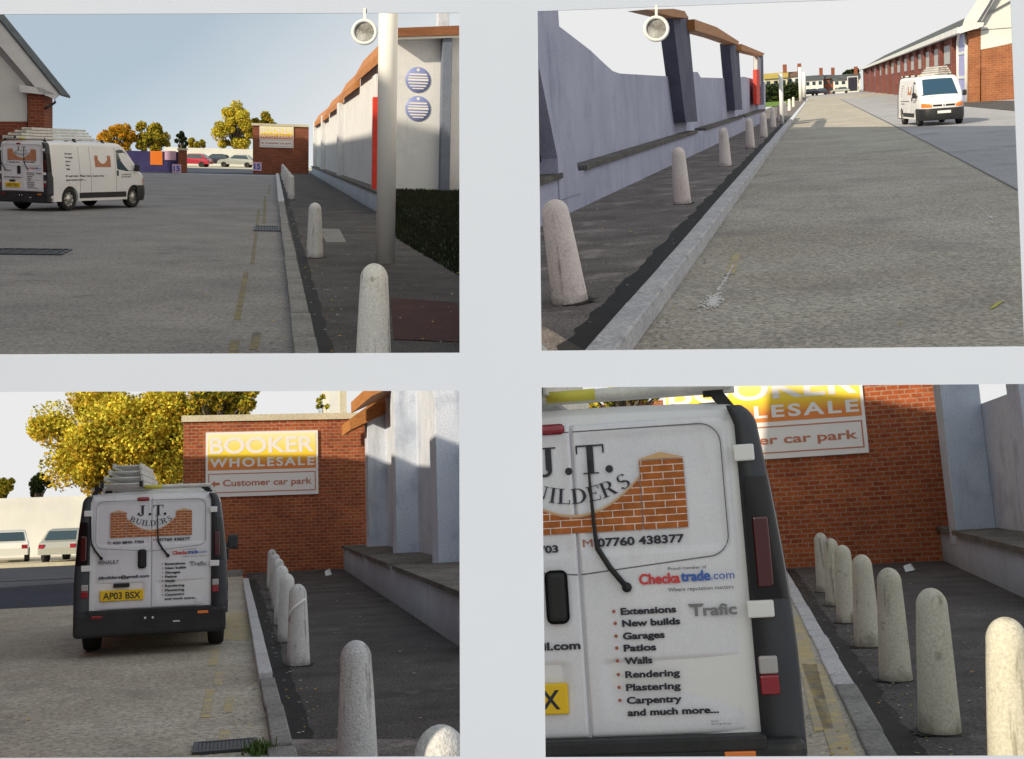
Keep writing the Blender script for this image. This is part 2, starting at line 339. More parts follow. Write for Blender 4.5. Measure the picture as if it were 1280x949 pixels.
SER = {
 'J': rc(.42, .66, .2, .97) + rc(.24, .84, .95, 1) + strip((.36, .2), .3, .22, .14, .13, 0, -180, c2=(.36, .2)) + strip((.13, .2), .11, .11, 0, 0, 0, 360),
 'T': rc(.38, .62, .03, .97) + rc(0, 1, .94, 1) + rc(0, .06, .7, .96) + rc(.94, 1, .7, .96) + rc(.22, .78, 0, .045),
 'B': rc(.12, .3, 0, 1) + rc(0, .4, .95, 1) + rc(0, .4, 0, .05) + rc(.3, .5, .95, 1) + rc(.3, .5, .48, .53) + rc(.3, .5, 0, .05) + strip((.45, .75), .35, .25, .17, .2, 90, -90) + strip((.47, .26), .42, .26, .22, .21, 90, -90),
 'U': rc(.1, .28, .3, 1) + rc(0, .4, .95, 1) + rc(.74, .82, .3, 1) + rc(.62, .95, .95, 1) + strip((.46, .3), .36, .3, .2, .22, 180, 360),
 'I': rc(.12, .3, 0, 1) + rc(0, .42, .95, 1) + rc(0, .42, 0, .05),
 'L': rc(.12, .3, 0, 1) + rc(0, .42, .95, 1) + rc(0, .8, 0, .05) + rc(.74, .8, 0, .28),
 'D': rc(.12, .3, 0, 1) + rc(0, .42, .95, 1) + rc(0, .42, 0, .05) + strip((.4, .5), .55, .5, .35, .44, 90, -90),
 'E': rc(.12, .3, 0, 1) + rc(0, .78, .95, 1) + rc(0, .8, 0, .05) + rc(.3, .6, .48, .53) + rc(.72, .78, .75, 1) + rc(.75, .8, 0, .27) + rc(.56, .6, .38, .62),
 'R': rc(.12, .3, 0, 1) + rc(0, .42, .95, 1) + rc(0, .42, 0, .05) + rc(.3, .5, .48, .53) + strip((.45, .74), .35, .26, .17, .21, 90, -90) + [[(.42, .5), (.62, .5), (.95, .03), (.75, .03)]] + rc(.72, 1.02, 0, .05),
 'S': strip((.4, .74), .3, .26, .16, .21, 20, 250, 18) + strip((.4, .26), .34, .26, .18, .21, 70, -160, 18) + [[(.2, .62), (.34, .44), (.62, .38), (.52, .54)]],
 '.': strip((.12, .12), .12, .12, 0, 0, 0, 360),
}
SERW = {'J': .8, 'T': 1, 'B': .9, 'U': .95, 'I': .42, 'L': .8, 'D': .95, 'E': .8, 'R': 1, 'S': .76, '.': .24}
def serif(mb, ch, x, z, w, h, y, mi=0, rot=0):
    for poly in SER[ch]:
        pts = []
        for a, b in poly:
            px, pz = a * w, b * h; c_, s_ = math.cos(rot), math.sin(rot)
            pts.append((x + px * c_ - pz * s_, y, z + px * s_ + pz * c_))
        mb.add(pts, [list(range(len(pts)))], mi)

# ------------------------------------------------------------------ world, sun
w = bpy.data.worlds.new('World'); scene.world = w; w.use_nodes = True; nt = w.node_tree
bg = nt.nodes['Background']; sky = N(nt, 'ShaderNodeTexSky', sky_type='NISHITA'); sky.sun_disc = False
el = math.asin(SUN.z); sky.sun_elevation = el; sky.sun_rotation = math.atan2(SUN.x, SUN.y); sky.air_density = 1.0; sky.dust_density = 1.5; sky.altitude = 0
tc = N(nt, 'ShaderNodeTexCoord'); sp = N(nt, 'ShaderNodeSeparateXYZ'); nt.links.new(tc.outputs['Generated'], sp.inputs[0])
# hazy white bank of cloud low down and to the right
def mth(op, a, b):
    n = N(nt, 'ShaderNodeMath', operation=op)
    for s_, v in ((n.inputs[0], a), (n.inputs[1], b)):
        if isinstance(v, (int, float)): s_.default_value = v
        else: nt.links.new(v, s_)
    return n.outputs[0]
hz = mth('SUBTRACT', mth('MULTIPLY', sp.outputs[0], 4.2), mth('MULTIPLY', sp.outputs[2], 5.5))
hz = mth('ADD', hz, mth('MULTIPLY', noise(nt, tc.outputs['Generated'], 3, 4), .5))
hz = ramp(nt, mth('ADD', hz, 3.0), 0.0, 1.0, (.45,) * 3, (1, 1, 1))
HAZE_C = (5.5, 5.55, 5.5)
skyc = mix(nt, hz, mix(nt, 1.0, sky.outputs[0], (.80, 1.10, 1.10), 'MULTIPLY'), HAZE_C)
grd = ramp(nt, mth('ADD', mth('MULTIPLY', sp.outputs[2], 12), .5), 0, .6)
skyc = mix(nt, grd, (2.2, 2.2, 2.2), skyc)
nt.links.new(skyc, bg.inputs[0]); bg.inputs[1].default_value = .15
sl = bpy.data.lights.new('sun', 'SUN'); so = bpy.data.objects.new('sun', sl); col.objects.link(so)
sl.energy = 5.0; sl.angle = R(.5); sl.color = (1, .86, .64); so.rotation_euler = SUN.to_track_quat('Z', 'Y').to_euler()

# ------------------------------------------------------------------ the sheet with the four prints' openings
SD = 1.2
H = [[(-14, 18), (574, 16), (574.5, 441), (-14, 443)],
     [(672, 14), (1263, -8), (1281, 433), (677, 438.5)],
     [(-14, 490), (574, 488.5), (575, 946), (-14, 948)],
     [(677, 484.5), (1286, 480), (1286, 945), (682, 947)]]
outer = [(-420, -330), (1700, -330), (1700, 1290), (-420, 1290)]
V2 = [Vector(p) for p in outer]; ED = [(0, 1), (1, 2), (2, 3), (3, 0)]
for q in H:
    o = len(V2); V2 += [Vector(p) for p in q]; ED += [(o, o + 1), (o + 1, o + 2), (o + 2, o + 3), (o + 3, o)]
vs, es, fs, *_ = delaunay_2d_cdt(V2, ED, [], 0, 1e-4)
def inside(p, q):
    s = [(q[(i + 1) % 4][0] - q[i][0]) * (p.y - q[i][1]) - (q[(i + 1) % 4][1] - q[i][1]) * (p.x - q[i][0]) for i in range(4)]
    return all(a > 0 for a in s) or all(a < 0 for a in s)
def sp3(p, d=SD): return ((p[0] - PPX) / FPX * d, d, (PPY - p[1]) / FPX * d)
mb = MB(); keep = []
for f in fs:
    c = sum((vs[i] for i in f), Vector((0, 0))) / len(f)
    if not any(inside(c, q) for q in H): keep.append(f)
mb.add([sp3(v) for v in vs], keep)
mb.add([(a, b + .0012, c) for a, b, c in [sp3(v) for v in vs]], [list(f)[::-1] for f in keep])
for q in H:
    a = [sp3(p) for p in q]; b = [(x, y + .0012, z) for x, y, z in a]
    mb.add(a + b, [(i, (i + 1) % 4, 4 + (i + 1) % 4, 4 + i) for i in range(4)])
solo(HERE, 'display_sheet', mb, M['paper'], 'large white paper sheet framing the four street views', 'paper sheet', recalc=False)
for (x, y, lab) in ((455.5, 40, 'punched hole ring above the timber canopy in the upper left picture'), (820.5, 36, 'punched hole ring over the lavender wall in the upper right picture')):
    t = thing(HERE, 'punch_hole_ring', lab, 'hole ring', sp3((x, y), SD - .002), group='punched holes of the sheet')
    u = SD / FPX
    prof = [(r_, -yy) for r_, yy in ((12.2 * u, 0), (13 * u, .0010), (15 * u, .0012), (16.3 * u, .0004), (16.5 * u, -.0006))]
    part(t, 'ring', MB().lathe(prof, 40, axis='y'), M['paper_white'])
    part(t, 'backing', MB().lathe([(0, .0012), (12.6 * u, .0010)], 40, axis='y'), M['hole_grey'])
    part(t, 'tab', MB().prism([(-1.6 * u, .001, 13 * u), (1.6 * u, .001, 13 * u), (1.6 * u, .001, 30 * u), (-1.6 * u, .001, 30 * u)], (0, .0006, 0)), M['paper_white'])

# ------------------------------------------------------------------ the van
VW = .90
def hw(z): return VW - (.10 * max(0, (z - .85) / 1.1) ** 1.5)
YT = [(0, 1.87), (.03, 1.93), (.10, 1.965), (.4, 1.975), (2.9, 1.975), (3.2, 1.985), (3.4, 1.96), (3.56, 1.88), (3.7, 1.76), (4.28, 1.19), (4.42, 1.13), (4.62, 1.06), (4.72, 1.01), (4.79, .93)]
YW = [(0, .985), (.05, 1), (3.7, 1), (4.0, .99), (4.3, .955), (4.5, .9), (4.65, .82), (4.74, .72), (4.79, .58)]
def interp(T, y):
    if y <= T[0][0]: return T[0][1]
    for (a, p), (b, q) in zip(T, T[1:]):
        if y <= b: return p + (q - p) * (y - a) / (b - a)
    return T[-1][1]
def zt(y): return interp(YT, y)
def wf(y): return interp(YW, y)
RC = .13
def van_body():
    ys = sorted(set([a for a, _ in YT] + [a for a, _ in YW] + [i * .2 for i in range(24)])); NS = 16; vs = []; rows = []
    for y in ys:
        t = zt(y); f = wf(y); r = min(RC, (t - .3) * .3); half = []
        for i in range(NS + 1):
            z = .28 + (t - r - .28) * i / NS; half.append((hw(z) * f, z))
        xr = hw(t - r) * f
        for i in range(1, 7):
            a = R(15 * i); half.append((xr - r + r * math.cos(a), t - r + r * math.sin(a)))
        for i in range(1, 5): half.append(((xr - r) * (1 - i / 4), t + .02 * (1 - (1 - i / 4) ** 2)))
        full = [(x, z) for x, z in half] + [(-x, z) for x, z in half[-2::-1]]
        rows.append(len(vs)); vs += [(x, y, z) for x, z in full]; n = len(full)
    fs = [(rows[j] + i, rows[j] + (i + 1) % n, rows[j + 1] + (i + 1) % n, rows[j + 1] + i) for j in range(len(ys) - 1) for i in range(n)]
    fs += [list(range(n))[::-1], [rows[-1] + i for i in range(n)]]
    m = MB(); m.add(vs, fs, 0, True); me = m.mesh('body', M['vanwhite'])
    ob = bpy.data.objects.new('b', me); col.objects.link(ob); cut = []
    for yy in (.88, 3.95):
        for s in (-1, 1):
            c = MB().lathe([(.0, s * .62), (.375, s * .62), (.375, s * 1.1), (0, s * 1.1)], 40, (0, yy, .34), 'x')
            co = bpy.data.objects.new('c', c.mesh('c', M['black'])); col.objects.link(co); cut.append(co)
            md = ob.modifiers.new('x', 'BOOLEAN'); md.operation = 'DIFFERENCE'; md.object = co; md.solver = 'EXACT'
    bpy.context.view_layer.update()
    out = bpy.data.meshes.new_from_object(ob.evaluated_get(bpy.context.evaluated_depsgraph_get()))
    for p in out.polygons: p.use_smooth = True
    try: out.set_sharp_from_angle(angle=R(32))
    except Exception: pass
    for o in [ob] + cut: bpy.data.objects.remove(o)
    out.name = 'body'; return out
def door_panel(s):
    """rear door: s=+1 right, -1 left"""
    m = MB(); NX, NZ = 44, 96; x0, x1 = .005, .715; z0, z1 = .56, 1.905; vs = []
    def sst(a, b, v): t = max(0, min(1, (v - a) / (b - a))); return t * t * (3 - 2 * t)
    for j in range(NZ + 1):
        z = z0 + (z1 - z0) * j / NZ
        for i in range(NX + 1):
            lim = x1 - .012 * (z - z0)
            for (ez, sg) in ((z1, 1), (z0, -1)):
                rr = .05; dz = rr - abs(ez - z)
                if dz > 0: lim -= rr - math.sqrt(max(0, rr * rr - dz * dz))
            x = x0 + (lim - x0) * i / NX
            y = -.02
            # pressed window panel
            dx = min(x - .03, .66 - x - .0); dz = min(z - 1.33, 1.855 - z)
            e = min(dx, dz); y += .007 * sst(0, .012, e)
            y += .006 * sst(1.28, 1.2, z)
            # long horizontal crease with a shelf
            if .06 < x < .66: y += .016 * sst(.885, .865, z) * sst(.60, .80, z) * sst(.05, .12, x) * sst(.67, .60, x)
            if i == NX or j == 0 or j == NZ: y += .01
            y += .02 * max(0, x / .72) ** 4
            vs.append((s * x, y, z))
    m.add(vs, [(j * (NX + 1) + i, j * (NX + 1) + i + 1, (j + 1) * (NX + 1) + i + 1, (j + 1) * (NX + 1) + i) for j in range(NZ) for i in range(NX)], 0, True)
    n = len(m.v)
    # back skin closes it
    ring = [j * (NX + 1) + NX for j in range(NZ + 1)] + [NZ * (NX + 1) + i for i in range(NX - 1, -1, -1)] + [j * (NX + 1) for j in range(NZ - 1, -1, -1)] + [i for i in range(1, NX)]
    b = [(m.v[i][0], .004, m.v[i][2]) for i in ring]; m.v += b
    for k in range(len(ring)):
        k2 = (k + 1) % len(ring); m.f.append([ring[k], ring[k2], n + k2, n + k]); m.mi.append(0); m.sm.append(False)
    return m
def dp(x, y):        # place on the rear doors seen in the close picture
    dx, dy = x - 713, y - 512; t = R(4.2)
    return (dx * math.cos(t) - dy * math.sin(t)) / 298, 1.965 - (dy * math.cos(t) + dx * math.sin(t)) / 298

def build_van(W, base, rz, label, group):
    v = thing(W, 'parked_van', label, 'van', base, rz, group)
    part(v, 'body', van_body(), None)
    YL = -.0235
    def words(par, mat, txt, x, z, wd, cap, bold, nm='lettering', frame=None):
        mb = MB(); put_text(mb, txt, x, z, wd, cap, bold, YL if frame is None else 0, frame=frame)
        if frame is None and bold >= .014: put_text(mb, txt, x + .0026, z, wd, cap, bold, YL - .0004); put_text(mb, txt, x + .0013, z + .0016, wd, cap, bold, YL - .0008)
        part(par, nm, mb, mat, recalc=False)
    # --- rear doors
    for s in (-1, 1):
        d = part(v, 'rear_door', door_panel(s), M['vandoor'])
        # outline of the pressed window panel
        o = MB(); pts = []
        x0, x1, z0, z1, r = .0, .655, 1.30, 1.875, .09
        for cx, cz, a0 in ((x1 - r, z1 - r, 90), (x1 - r, z0 + r, 0)):
            for i in range(9): a = R(a0 - 90 * i / 8); pts.append((s * (cx + r * math.cos(a)), -.0195, cz + r * math.sin(a)))
        pts = [(s * .008, -.0195, z1)] + pts + [(s * .008, -.0195, z0 - .05)]
        part(d, 'pressed_line', o.tube(pts, .0028, 6), M['seam'])
        # wiper
        pw = dp(790, 738); off = .0 if s > 0 else -.0
        if s > 0: wp = [dp(740, 576), dp(741, 600), dp(748, 668), dp(752, 690), dp(768, 714), dp(790, 739)]
        else: wp = [(a - .79, b) for a, b in [dp(740, 576), dp(741, 600), dp(748, 668), dp(752, 690), dp(768, 714), dp(790, 739)]]
        wpts = [(a, -.034, b) for a, b in wp]
        part(d, 'wiper', MB().tube(wpts, [.0045, .006, .0085, .012, .012, .0125], 8).lathe([(0, -.034), (.019, -.032), (.022, -.015)], 16, (wp[-1][0], -.012, wp[-1][1]), 'y'), M['black'])
        if s < 0:
            part(d, 'handle', MB().bbox(-.155, -.055, -.042, -.012, 1.045, 1.275, .028), M['black'])
            part(d, 'plate_lamp', MB().bbox(-.44, -.25, -.04, -.01, .825, .875, .012), M['black'])
            words(d, M['ink'], 'T: 020 8890 7703', -.52, 1.352, .43, .03, .015)
            words(d, M['ink'], 'jtbuilders@gmail.com', -.62, .935, .60, .032, .018)
            words(d, M['badge'], 'RENAULT', -.62, 1.115, .24, .042, .02, nm='badge')
        else:
            x, z = dp(752, 688); words(d, M['ink'], '07760 438377', x, z, .375, .034, .014)
            rows = [('Extensions', 782, 774), ('New builds', 784, 789), ('Garages', 785, 805), ('Patios', 786, 820), ('Walls', 787, 836), ('Rendering', 788, 853), ('Plastering', 789, 869), ('Carpentry', 790, 885), ('and much more...', 791, 900)]
            ws = [.238, .248, .178, .138, .118, .232, .232, .232, .385]
            for (s_, x_, y_), w_ in zip(rows, ws):
                x, z = dp(x_, y_); words(d, M['ink'], s_, x, z, w_, .027, .021)
            x, z = dp(843, 716); words(d, M['ink'], 'Proud member of', x, z, .165, .013, 0)
            x, z = dp(843, 743); words(d, M['ink'], 'Where reputation matters', x, z, .28, .015, .004)
            for k_, s_ in enumerate(('Signs by', 'Vehicle Sign Services')):
                x, z = dp(896, 903 + 3.6 * k_); words(d, M['ink'], s_, x, z, None, .007, 0)
            x, z = dp(733, 689); words(d, M['inkrust'], 'M', x, z, .042, .034, 0)
            for (s_, x_, y_) in rows[:-1]:
                x, z = dp(x_ - 9, y_ - 4); part(d, 'bullet_mark', MB().lathe([(0, YL), (.0075, YL)], 14, (x, 0, z), 'y'), M['inkrust'], recalc=False)
            x, z = dp(806, 735); words(d, M['inkred'], 'Checka', x, z, .175, .042, .02, nm='trade_logo')
            words(d, M['inkblue'], 'trade', x + .180, z + .004, .125, .042, .02, nm='trade_logo'); words(d, M['inkblue'], '.com', x + .310, z + .006, .10, .034, .004, nm='trade_logo')
            x, z = dp(871, 773); mb = MB(); put_text(mb, 'Trafic', x, z, .2, .045, .03, YL); mb.box(x - .005, x + .06, YL - .002, YL, z + .043, z + .05)
            part(d, 'badge', mb, M['badge'], recalc=False)
    # --- the firm's painted sign across both doors
    def arc(x): return 1.497 + .155 * (abs(x) / .29) ** 2
    mb = MB()
    for sgn in (-1, 1):
        for i in range(14):
            a, b = .29 * i / 14 * sgn, .29 * (i + 1) / 14 * sgn
            mb.add([(a, YL, 1.43), (b, YL, 1.43), (b, YL, arc(b)), (a, YL, arc(a))], [(0, 1, 2, 3)])
        mb.add([(sgn * .294, YL, 1.43), (sgn * .487, YL, 1.43), (sgn * .487, YL, 1.728), (sgn * .294, YL, 1.728)], [(0, 1, 2, 3)])
    part(v, 'painted_brickwork', mb, M['logobrick'], recalc=False)
    mb = MB()
    for sgn in (-1, 1):
        mb.add([(sgn * .283, YL, 1.733), (sgn * .497, YL, 1.733), (sgn * .39, YL, 1.762)], [(0, 1, 2)])
        for i in range(14):
            a, b = .29 * i / 14 * sgn, .29 * (i + 1) / 14 * sgn
            mb.add([(a, YL, arc(a) + .003), (b, YL, arc(b) + .003), (b, YL, arc(b) + .012), (a, YL, arc(a) + .012)], [(0, 1, 2, 3)])
    part(v, 'painted_coping', mb, M['logocap'], recalc=False)
    mb = MB()
    serif(mb, 'J', -.168, 1.685, .115, .128, YL); serif(mb, '.', -.035, 1.685, .14, .14, YL)
    serif(mb, 'T', .018, 1.685, .125, .128, YL); serif(mb, '.', .145, 1.685, .14, .14, YL)
    part(v, 'painted_initials', mb, M['ink'], recalc=False); mb = MB()
    tot = sum(SERW[c] for c in 'BUILDERS') + 7 * .13; u = .525 / tot; p = -.265
    for ch in 'BUILDERS':
        wd = SERW[ch] * u; cx = p + wd / 2; sl_ = 2 * .075 * cx / .27 ** 2
        serif(mb, ch, p, 1.558 + .075 * (cx / .27) ** 2 - wd / 2 * sl_, u, .066, YL, rot=math.atan(sl_)); p += wd + .13 * u
    part(v, 'painted_name', mb, M['ink'], recalc=False)
    # --- rear corners, lamps, hinges, bumper, plate
    for s in (-1, 1):
        mb = MB(); vs = []; zs = [.46 + (1.80 - .46) * i / 16 for i in range(17)] + [1.80 + .145 * i / 8 for i in range(1, 9)]
        for z in zs:
            tt = 1.965 - RC; xr = hw(tt)
            o_ = (hw(z) if z < tt else xr - RC + math.sqrt(max(0, RC * RC - (z - tt) ** 2))) + .009; inn = min(.722, o_ - .03)
            if z > 1.86: inn = min(inn, .722 - (z - 1.86) * .35)
            vs += [(s * inn, -.004, z), (s * inn, -.03, z), (s * max(inn + .004, o_ - .045), -.034, z), (s * (o_ - .012), -.016, z), (s * o_, .03, z), (s * o_, .16 - .04 * (z > 1), z), (s * (o_ - .03), .17, z)]
        n = 7; mb.add(vs, [(j * n + i, j * n + i + 1, (j + 1) * n + i + 1, (j + 1) * n + i) for j in range(24) for i in range(n - 1)], 0, True)
        mb.add(vs[:7], [list(range(7))]); mb.add(vs[-7:], [list(range(7))])
        part(v, 'corner_trim', mb, M['pillar'])
        mb = MB(); vs = []
        for j in range(13):
            z = 1.11 + .52 * j / 12; o_ = hw(z) + .011; e = .012 if j in (0, 12) else 0
            vs += [(s * (.735 + e), -.036, z), (s * (o_ - .05), -.041, z), (s * (o_ - .012), -.022, z), (s * o_, .03, z), (s * o_, .075 - e, z)]
        mb.add(vs, [(j * 5 + i, j * 5 + i + 1, (j + 1) * 5 + i + 1, (j + 1) * 5 + i) for j in range(12) for i in range(4)], 0, True)
        lamp = part(v, 'tail_lamp', mb, M['lampglass'])
        part(lamp, 'red_lens', MB().bbox(min(s * .76, s * .83), max(s * .76, s * .83), -.047, -.03, 1.16, 1.46, .012), M['lampred_dk'])
        for z in (1.735, 1.07):
            a = sorted((s * .705, s * (.795 if z > 1.5 else .82)))
            part(v, 'hinge_cover', MB().bbox(a[0], a[1], -.052, -.02, z - .036, z + .036, .008), M['white'])
        a = sorted((s * .735, s * .815))
        l2 = part(v, 'reversing_lamp', MB().bbox(a[0], a[1], -.043, -.02, .80, .875, .010), M['clear'])
        part(l2, 'fog_lens', MB().bbox(a[0], a[1], -.0435, -.02, .715, .797, .010), M['red'])
        a = sorted((s * .56, s * .69))
        part(v, 'bumper_reflector', MB().bbox(a[0], a[1], -.098, -.07, .468, .502, .006), M['amber'] if s > 0 else M['red'])
    part(v, 'brake_lamp', MB().bbox(-.17, -.025, -.04, -.01, 1.868, 1.915, .02), M['red'])
    part(v, 'rear_bumper', MB().bbox(-.90, .90, -.09, .2, .24, .545, .045).bbox(-.74, .74, -.094, .0, .5, .562, .012), M['plastic'])
    for x_ in (-.06, .03): part(v, 'tow_bolt', MB().lathe([(0, -.1), (.014, -.1), (.014, -.07)], 12, (x_, 0, .45), 'y'), M['white'])
    part(v, 'bumper_mark', MB().box(.27, .35, -.094, -.08, .385, .4), M['white'])
    part(v, 'number_plate', MB().bbox(-.595, -.085, -.034, -.006, .665, .795, .008), M['yellow'])
    mb = MB(); put_text(mb, 'AP03 BSX', -.56, .69, .44, .078, .02, -.0355)
    part(v, 'plate_lettering', mb, M['ink'], recalc=False)
    # --- sides
    for s in (-1, 1):
        def fr(p, s=s): # text coordinates along the side
            z = p[2]; yy = p[0]
            return (s * (hw(z) * wf(yy) + .004), yy, z)
        mb = MB(); pr = [(3.12, 1.20), (3.12, 1.76), (3.3, 1.80), (3.46, 1.78), (3.62, 1.68), (4.10, 1.22), (4.05, 1.17), (3.6, 1.14)]
        mb.add([(s * (hw(z) * wf(y) + .004), y, z) for y, z in pr], [list(range(len(pr)))])
        part(v, 'side_window', mb, M['glass'])
        part(v, 'side_trim', MB().bbox(*(sorted((s * .885, s * .918))), 1.3, 3.52, .36, .52, .008), M['plastic'])
        # seams of cab door and load door
        mb = MB()
        for yy, a, b in ((3.05, .55, 1.85), (1.85, .55, 1.85), (1.35, .55, 1.85)):
            mb.tube([(s * (hw(a + (b - a) * t / 8) + .001), yy, a + (b - a) * t / 8) for t in range(9)], .005, 5)
        part(v, 'door_seams', mb, M['seam'])
        part(v, 'side_handle', MB().bbox(*(sorted((s * .87, s * .93))), 3.10, 3.14, 1.0, 1.16, .01), M['black'])
        def pa(x, z): return (s * (hw(z) + .004), x, z)
        ym = 2.45; mb = MB()
        def arc2(x): return 1.36 + .12 * (abs(x) / .22) ** 2
        for sg in (-1, 1):
            for i in range(10):
                a, b = .22 * i / 10 * sg, .22 * (i + 1) / 10 * sg
                mb.add([pa(ym + a, 1.26), pa(ym + b, 1.26), pa(ym + b, arc2(b)), pa(ym + a, arc2(a))], [(0, 1, 2, 3)])
            mb.add([pa(ym + sg * .22, 1.26), pa(ym + sg * .38, 1.26), pa(ym + sg * .38, 1.60), pa(ym + sg * .22, 1.60)], [(0, 1, 2, 3)])
        part(v, 'side_brickwork', mb, M['sign_orange'], recalc=False) if False else part(v, 'side_brickwork', mb, M['logobrick'], recalc=False)
        def frs(p, s=s):
            yy = p[0] if s > 0 else 4.1 - p[0]
            return (s * (hw(p[2]) * wf(yy) + .005), yy, p[2])
        for k_, s_ in enumerate(('Extensions', 'New builds', 'Garages', 'Patios', 'Walls')): words(v, M['ink'], s_, .75, 1.62 - .11 * k_, None, .05, .03, 'side_lettering', frs)
        for s_, x_, z_, w_, c_ in (('Rendering, Plastering, Carpentry', .72, .98, 1.75, .055), ('and much more...', .72, .87, .9, .055), ('T: 020 8890 7703', 3.3, 1.02, .5, .035), ('M: 07760 438377', 3.3, .95, .5, .035)): words(v, M['ink'], s_, x_, z_, w_, c_, .03, 'side_lettering', frs)
        # mirror
        mr = part(v, 'door_mirror', MB().bbox(*(sorted((s * .91, s * 1.07))), 3.93, 4.03, 1.13, 1.35, .035).box(*(sorted((s * .86, s * .95))), 3.96, 4.02, 1.16, 1.22), M['plastic'])
        for yy in (.88, 3.95):
            c = (s * .0, yy, .34)
            wh = part(v, 'wheel', MB().lathe([(.20, s * .66), (.315, s * .67), (.335, s * .70), (.335, s * .83), (.32, s * .865), (.235, s * .875), (.20, s * .85)], 36, c, 'x'), M['tyre'])
            mb = MB().lathe([(.225, s * .862), (.222, s * .84), (.08, s * .85), (.075, s * .87), (0, s * .872)], 30, c, 'x', 0)
            for k_ in range(8):
                a = k_ * math.pi / 4 + .2; mb.prism([(s * .858, yy + .19 * math.cos(a + .14), .34 + .19 * math.sin(a + .14)), (s * .858, yy + .19 * math.cos(a - .14), .34 + .19 * math.sin(a - .14)), (s * .858, yy + .12 * math.cos(a), .34 + .12 * math.sin(a))], (s * .008, 0, 0), 1)
            part(wh, 'rim', mb, [M['rim'], M['black']])
    # --- front
    def nose(x):  # y of the nose outline at half width x (lower body)
        lo, hi = 3.6, 4.79
        for _ in range(30):
            m_ = (lo + hi) / 2
            if VW * wf(m_) > abs(x): lo = m_
            else: hi = m_
        return lo
    def nosepatch(xs, z0, z1, off, nz=4, sl=0):
        m = MB(); vs = []
        for j in range(nz + 1):
            z = z0 + (z1 - z0) * j / nz
            for x in xs:
                yy = nose(x) if abs(x) > .53 else 4.79
                # follow the receding bonnet front
                zc = zt(yy)
                if z > zc - .1: yy -= max(0, (z - (zc - .1))) * .5
                vs.append((x + (off * .7 if x > .5 else -off * .7 if x < -.5 else 0), yy + off, z))
        n = len(xs); m.add(vs, [(j * n + i, j * n + i + 1, (j + 1) * n + i + 1, (j + 1) * n + i) for j in range(nz) for i in range(n - 1)], 0, True); return m
    xs = [-.905 + .0 * 0] + [-.89, -.86, -.82, -.76, -.7, -.63, -.55, -.4, -.2, 0, .2, .4, .55, .63, .7, .76, .82, .86, .89, .905]
    mb = MB(); pth = [(-.915, 3.55)] + [(x, (nose(x) if abs(x) > .53 else 4.79)) for x in xs[1:-1]] + [(.915, 3.55)]
    pth = [(x * 1.015, y + (.03 if abs(x) < .9 else 0)) for x, y in pth if not (abs(x) > .9)]
    vs = []
    for z, o_ in ((.22, -.03), (.26, .0), (.45, .03), (.62, .025), (.70, .0)):
        vs += [(x * (1 + o_ * .4), y + o_, z) for x, y in pth]
    n = len(pth); mb.add(vs, [(j * n + i, j * n + i + 1, (j + 1) * n + i + 1, (j + 1) * n + i) for j in range(4) for i in range(n - 1)], 0, True)
    part(v, 'front_bumper', mb, M['plastic'])
    for s in (-1, 1):
        part(v, 'headlight', nosepatch([s * q for q in (.46, .55, .63, .7, .76, .81)], .745, .90, .014), M['amber'])
        part(v, 'grille', nosepatch([s * q for q in (.07, .2, .3, .42)], .775, .845, .012), M['black'])
    part(v, 'front_badge', MB().prism([(-.03, 4.80, .81), (0, 4.80, .75), (.03, 4.80, .81), (0, 4.80, .87)], (0, .012, 0)), M['steel'])
    part(v, 'front_plate', MB().bbox(-.26, .26, 4.85, 4.872, .49, .60, .006), M['white'])
    mb = MB(); vs = []; xs2 = [-.74 + .148 * i for i in range(11)]; ysx = [3.60 + (4.26 - 3.60) * j / 10 for j in range(11)]
    for y in ysx:
        f = .93 + .12 * (y - 3.6) / .66
        for x in xs2: vs.append((x * f, y, zt(y) + .02 * (1 - (x / .8) ** 2) + .008 - .10 * max(0, abs(x) / .74 - .80) * 1.5 * (1 if y < 4.2 else .6)))
    mb.add(vs, [(j * 11 + i, j * 11 + i + 1, (j + 1) * 11 + i + 1, (j + 1) * 11 + i) for j in range(10) for i in range(10)], 0, True)
    part(v, 'windscreen', mb, M['glass_blue'])
    part(v, 'bonnet_vent', MB().box(.05, .42, 4.33, 4.37, 1.165, 1.178), M['black'])
    # --- rack
    for yy in (.12, 1.42, 2.72):
        rk = part(v, 'roof_bar', MB().box(-.74, .74, yy - .02, yy + .02, 2.012, 2.042), M['alu'])
        for s in (-1, 1):
            a = sorted((s * .6, s * .69)); mb = MB().prism([(s * .61, yy - .03, 2.042), (s * .67, yy - .03, 2.042), (s * .77, yy - .03, 1.90), (s * .70, yy - .03, 1.90)], (0, .06, 0)).box(a[0], a[1], yy - .025, yy + .025, 2.0, 2.07)
            part(rk, 'bracket', mb, M['black'])
    part(v, 'roller_bar', MB().tube([(-.55, .02, 2.035), (.72, .02, 2.045)], .024, 12), M['alu'])
    part(v, 'tape_band', MB().tube([(-.10, .02, 2.0385), (.12, .02, 2.04)], .0262, 12), M['aluyellow'])
    return v
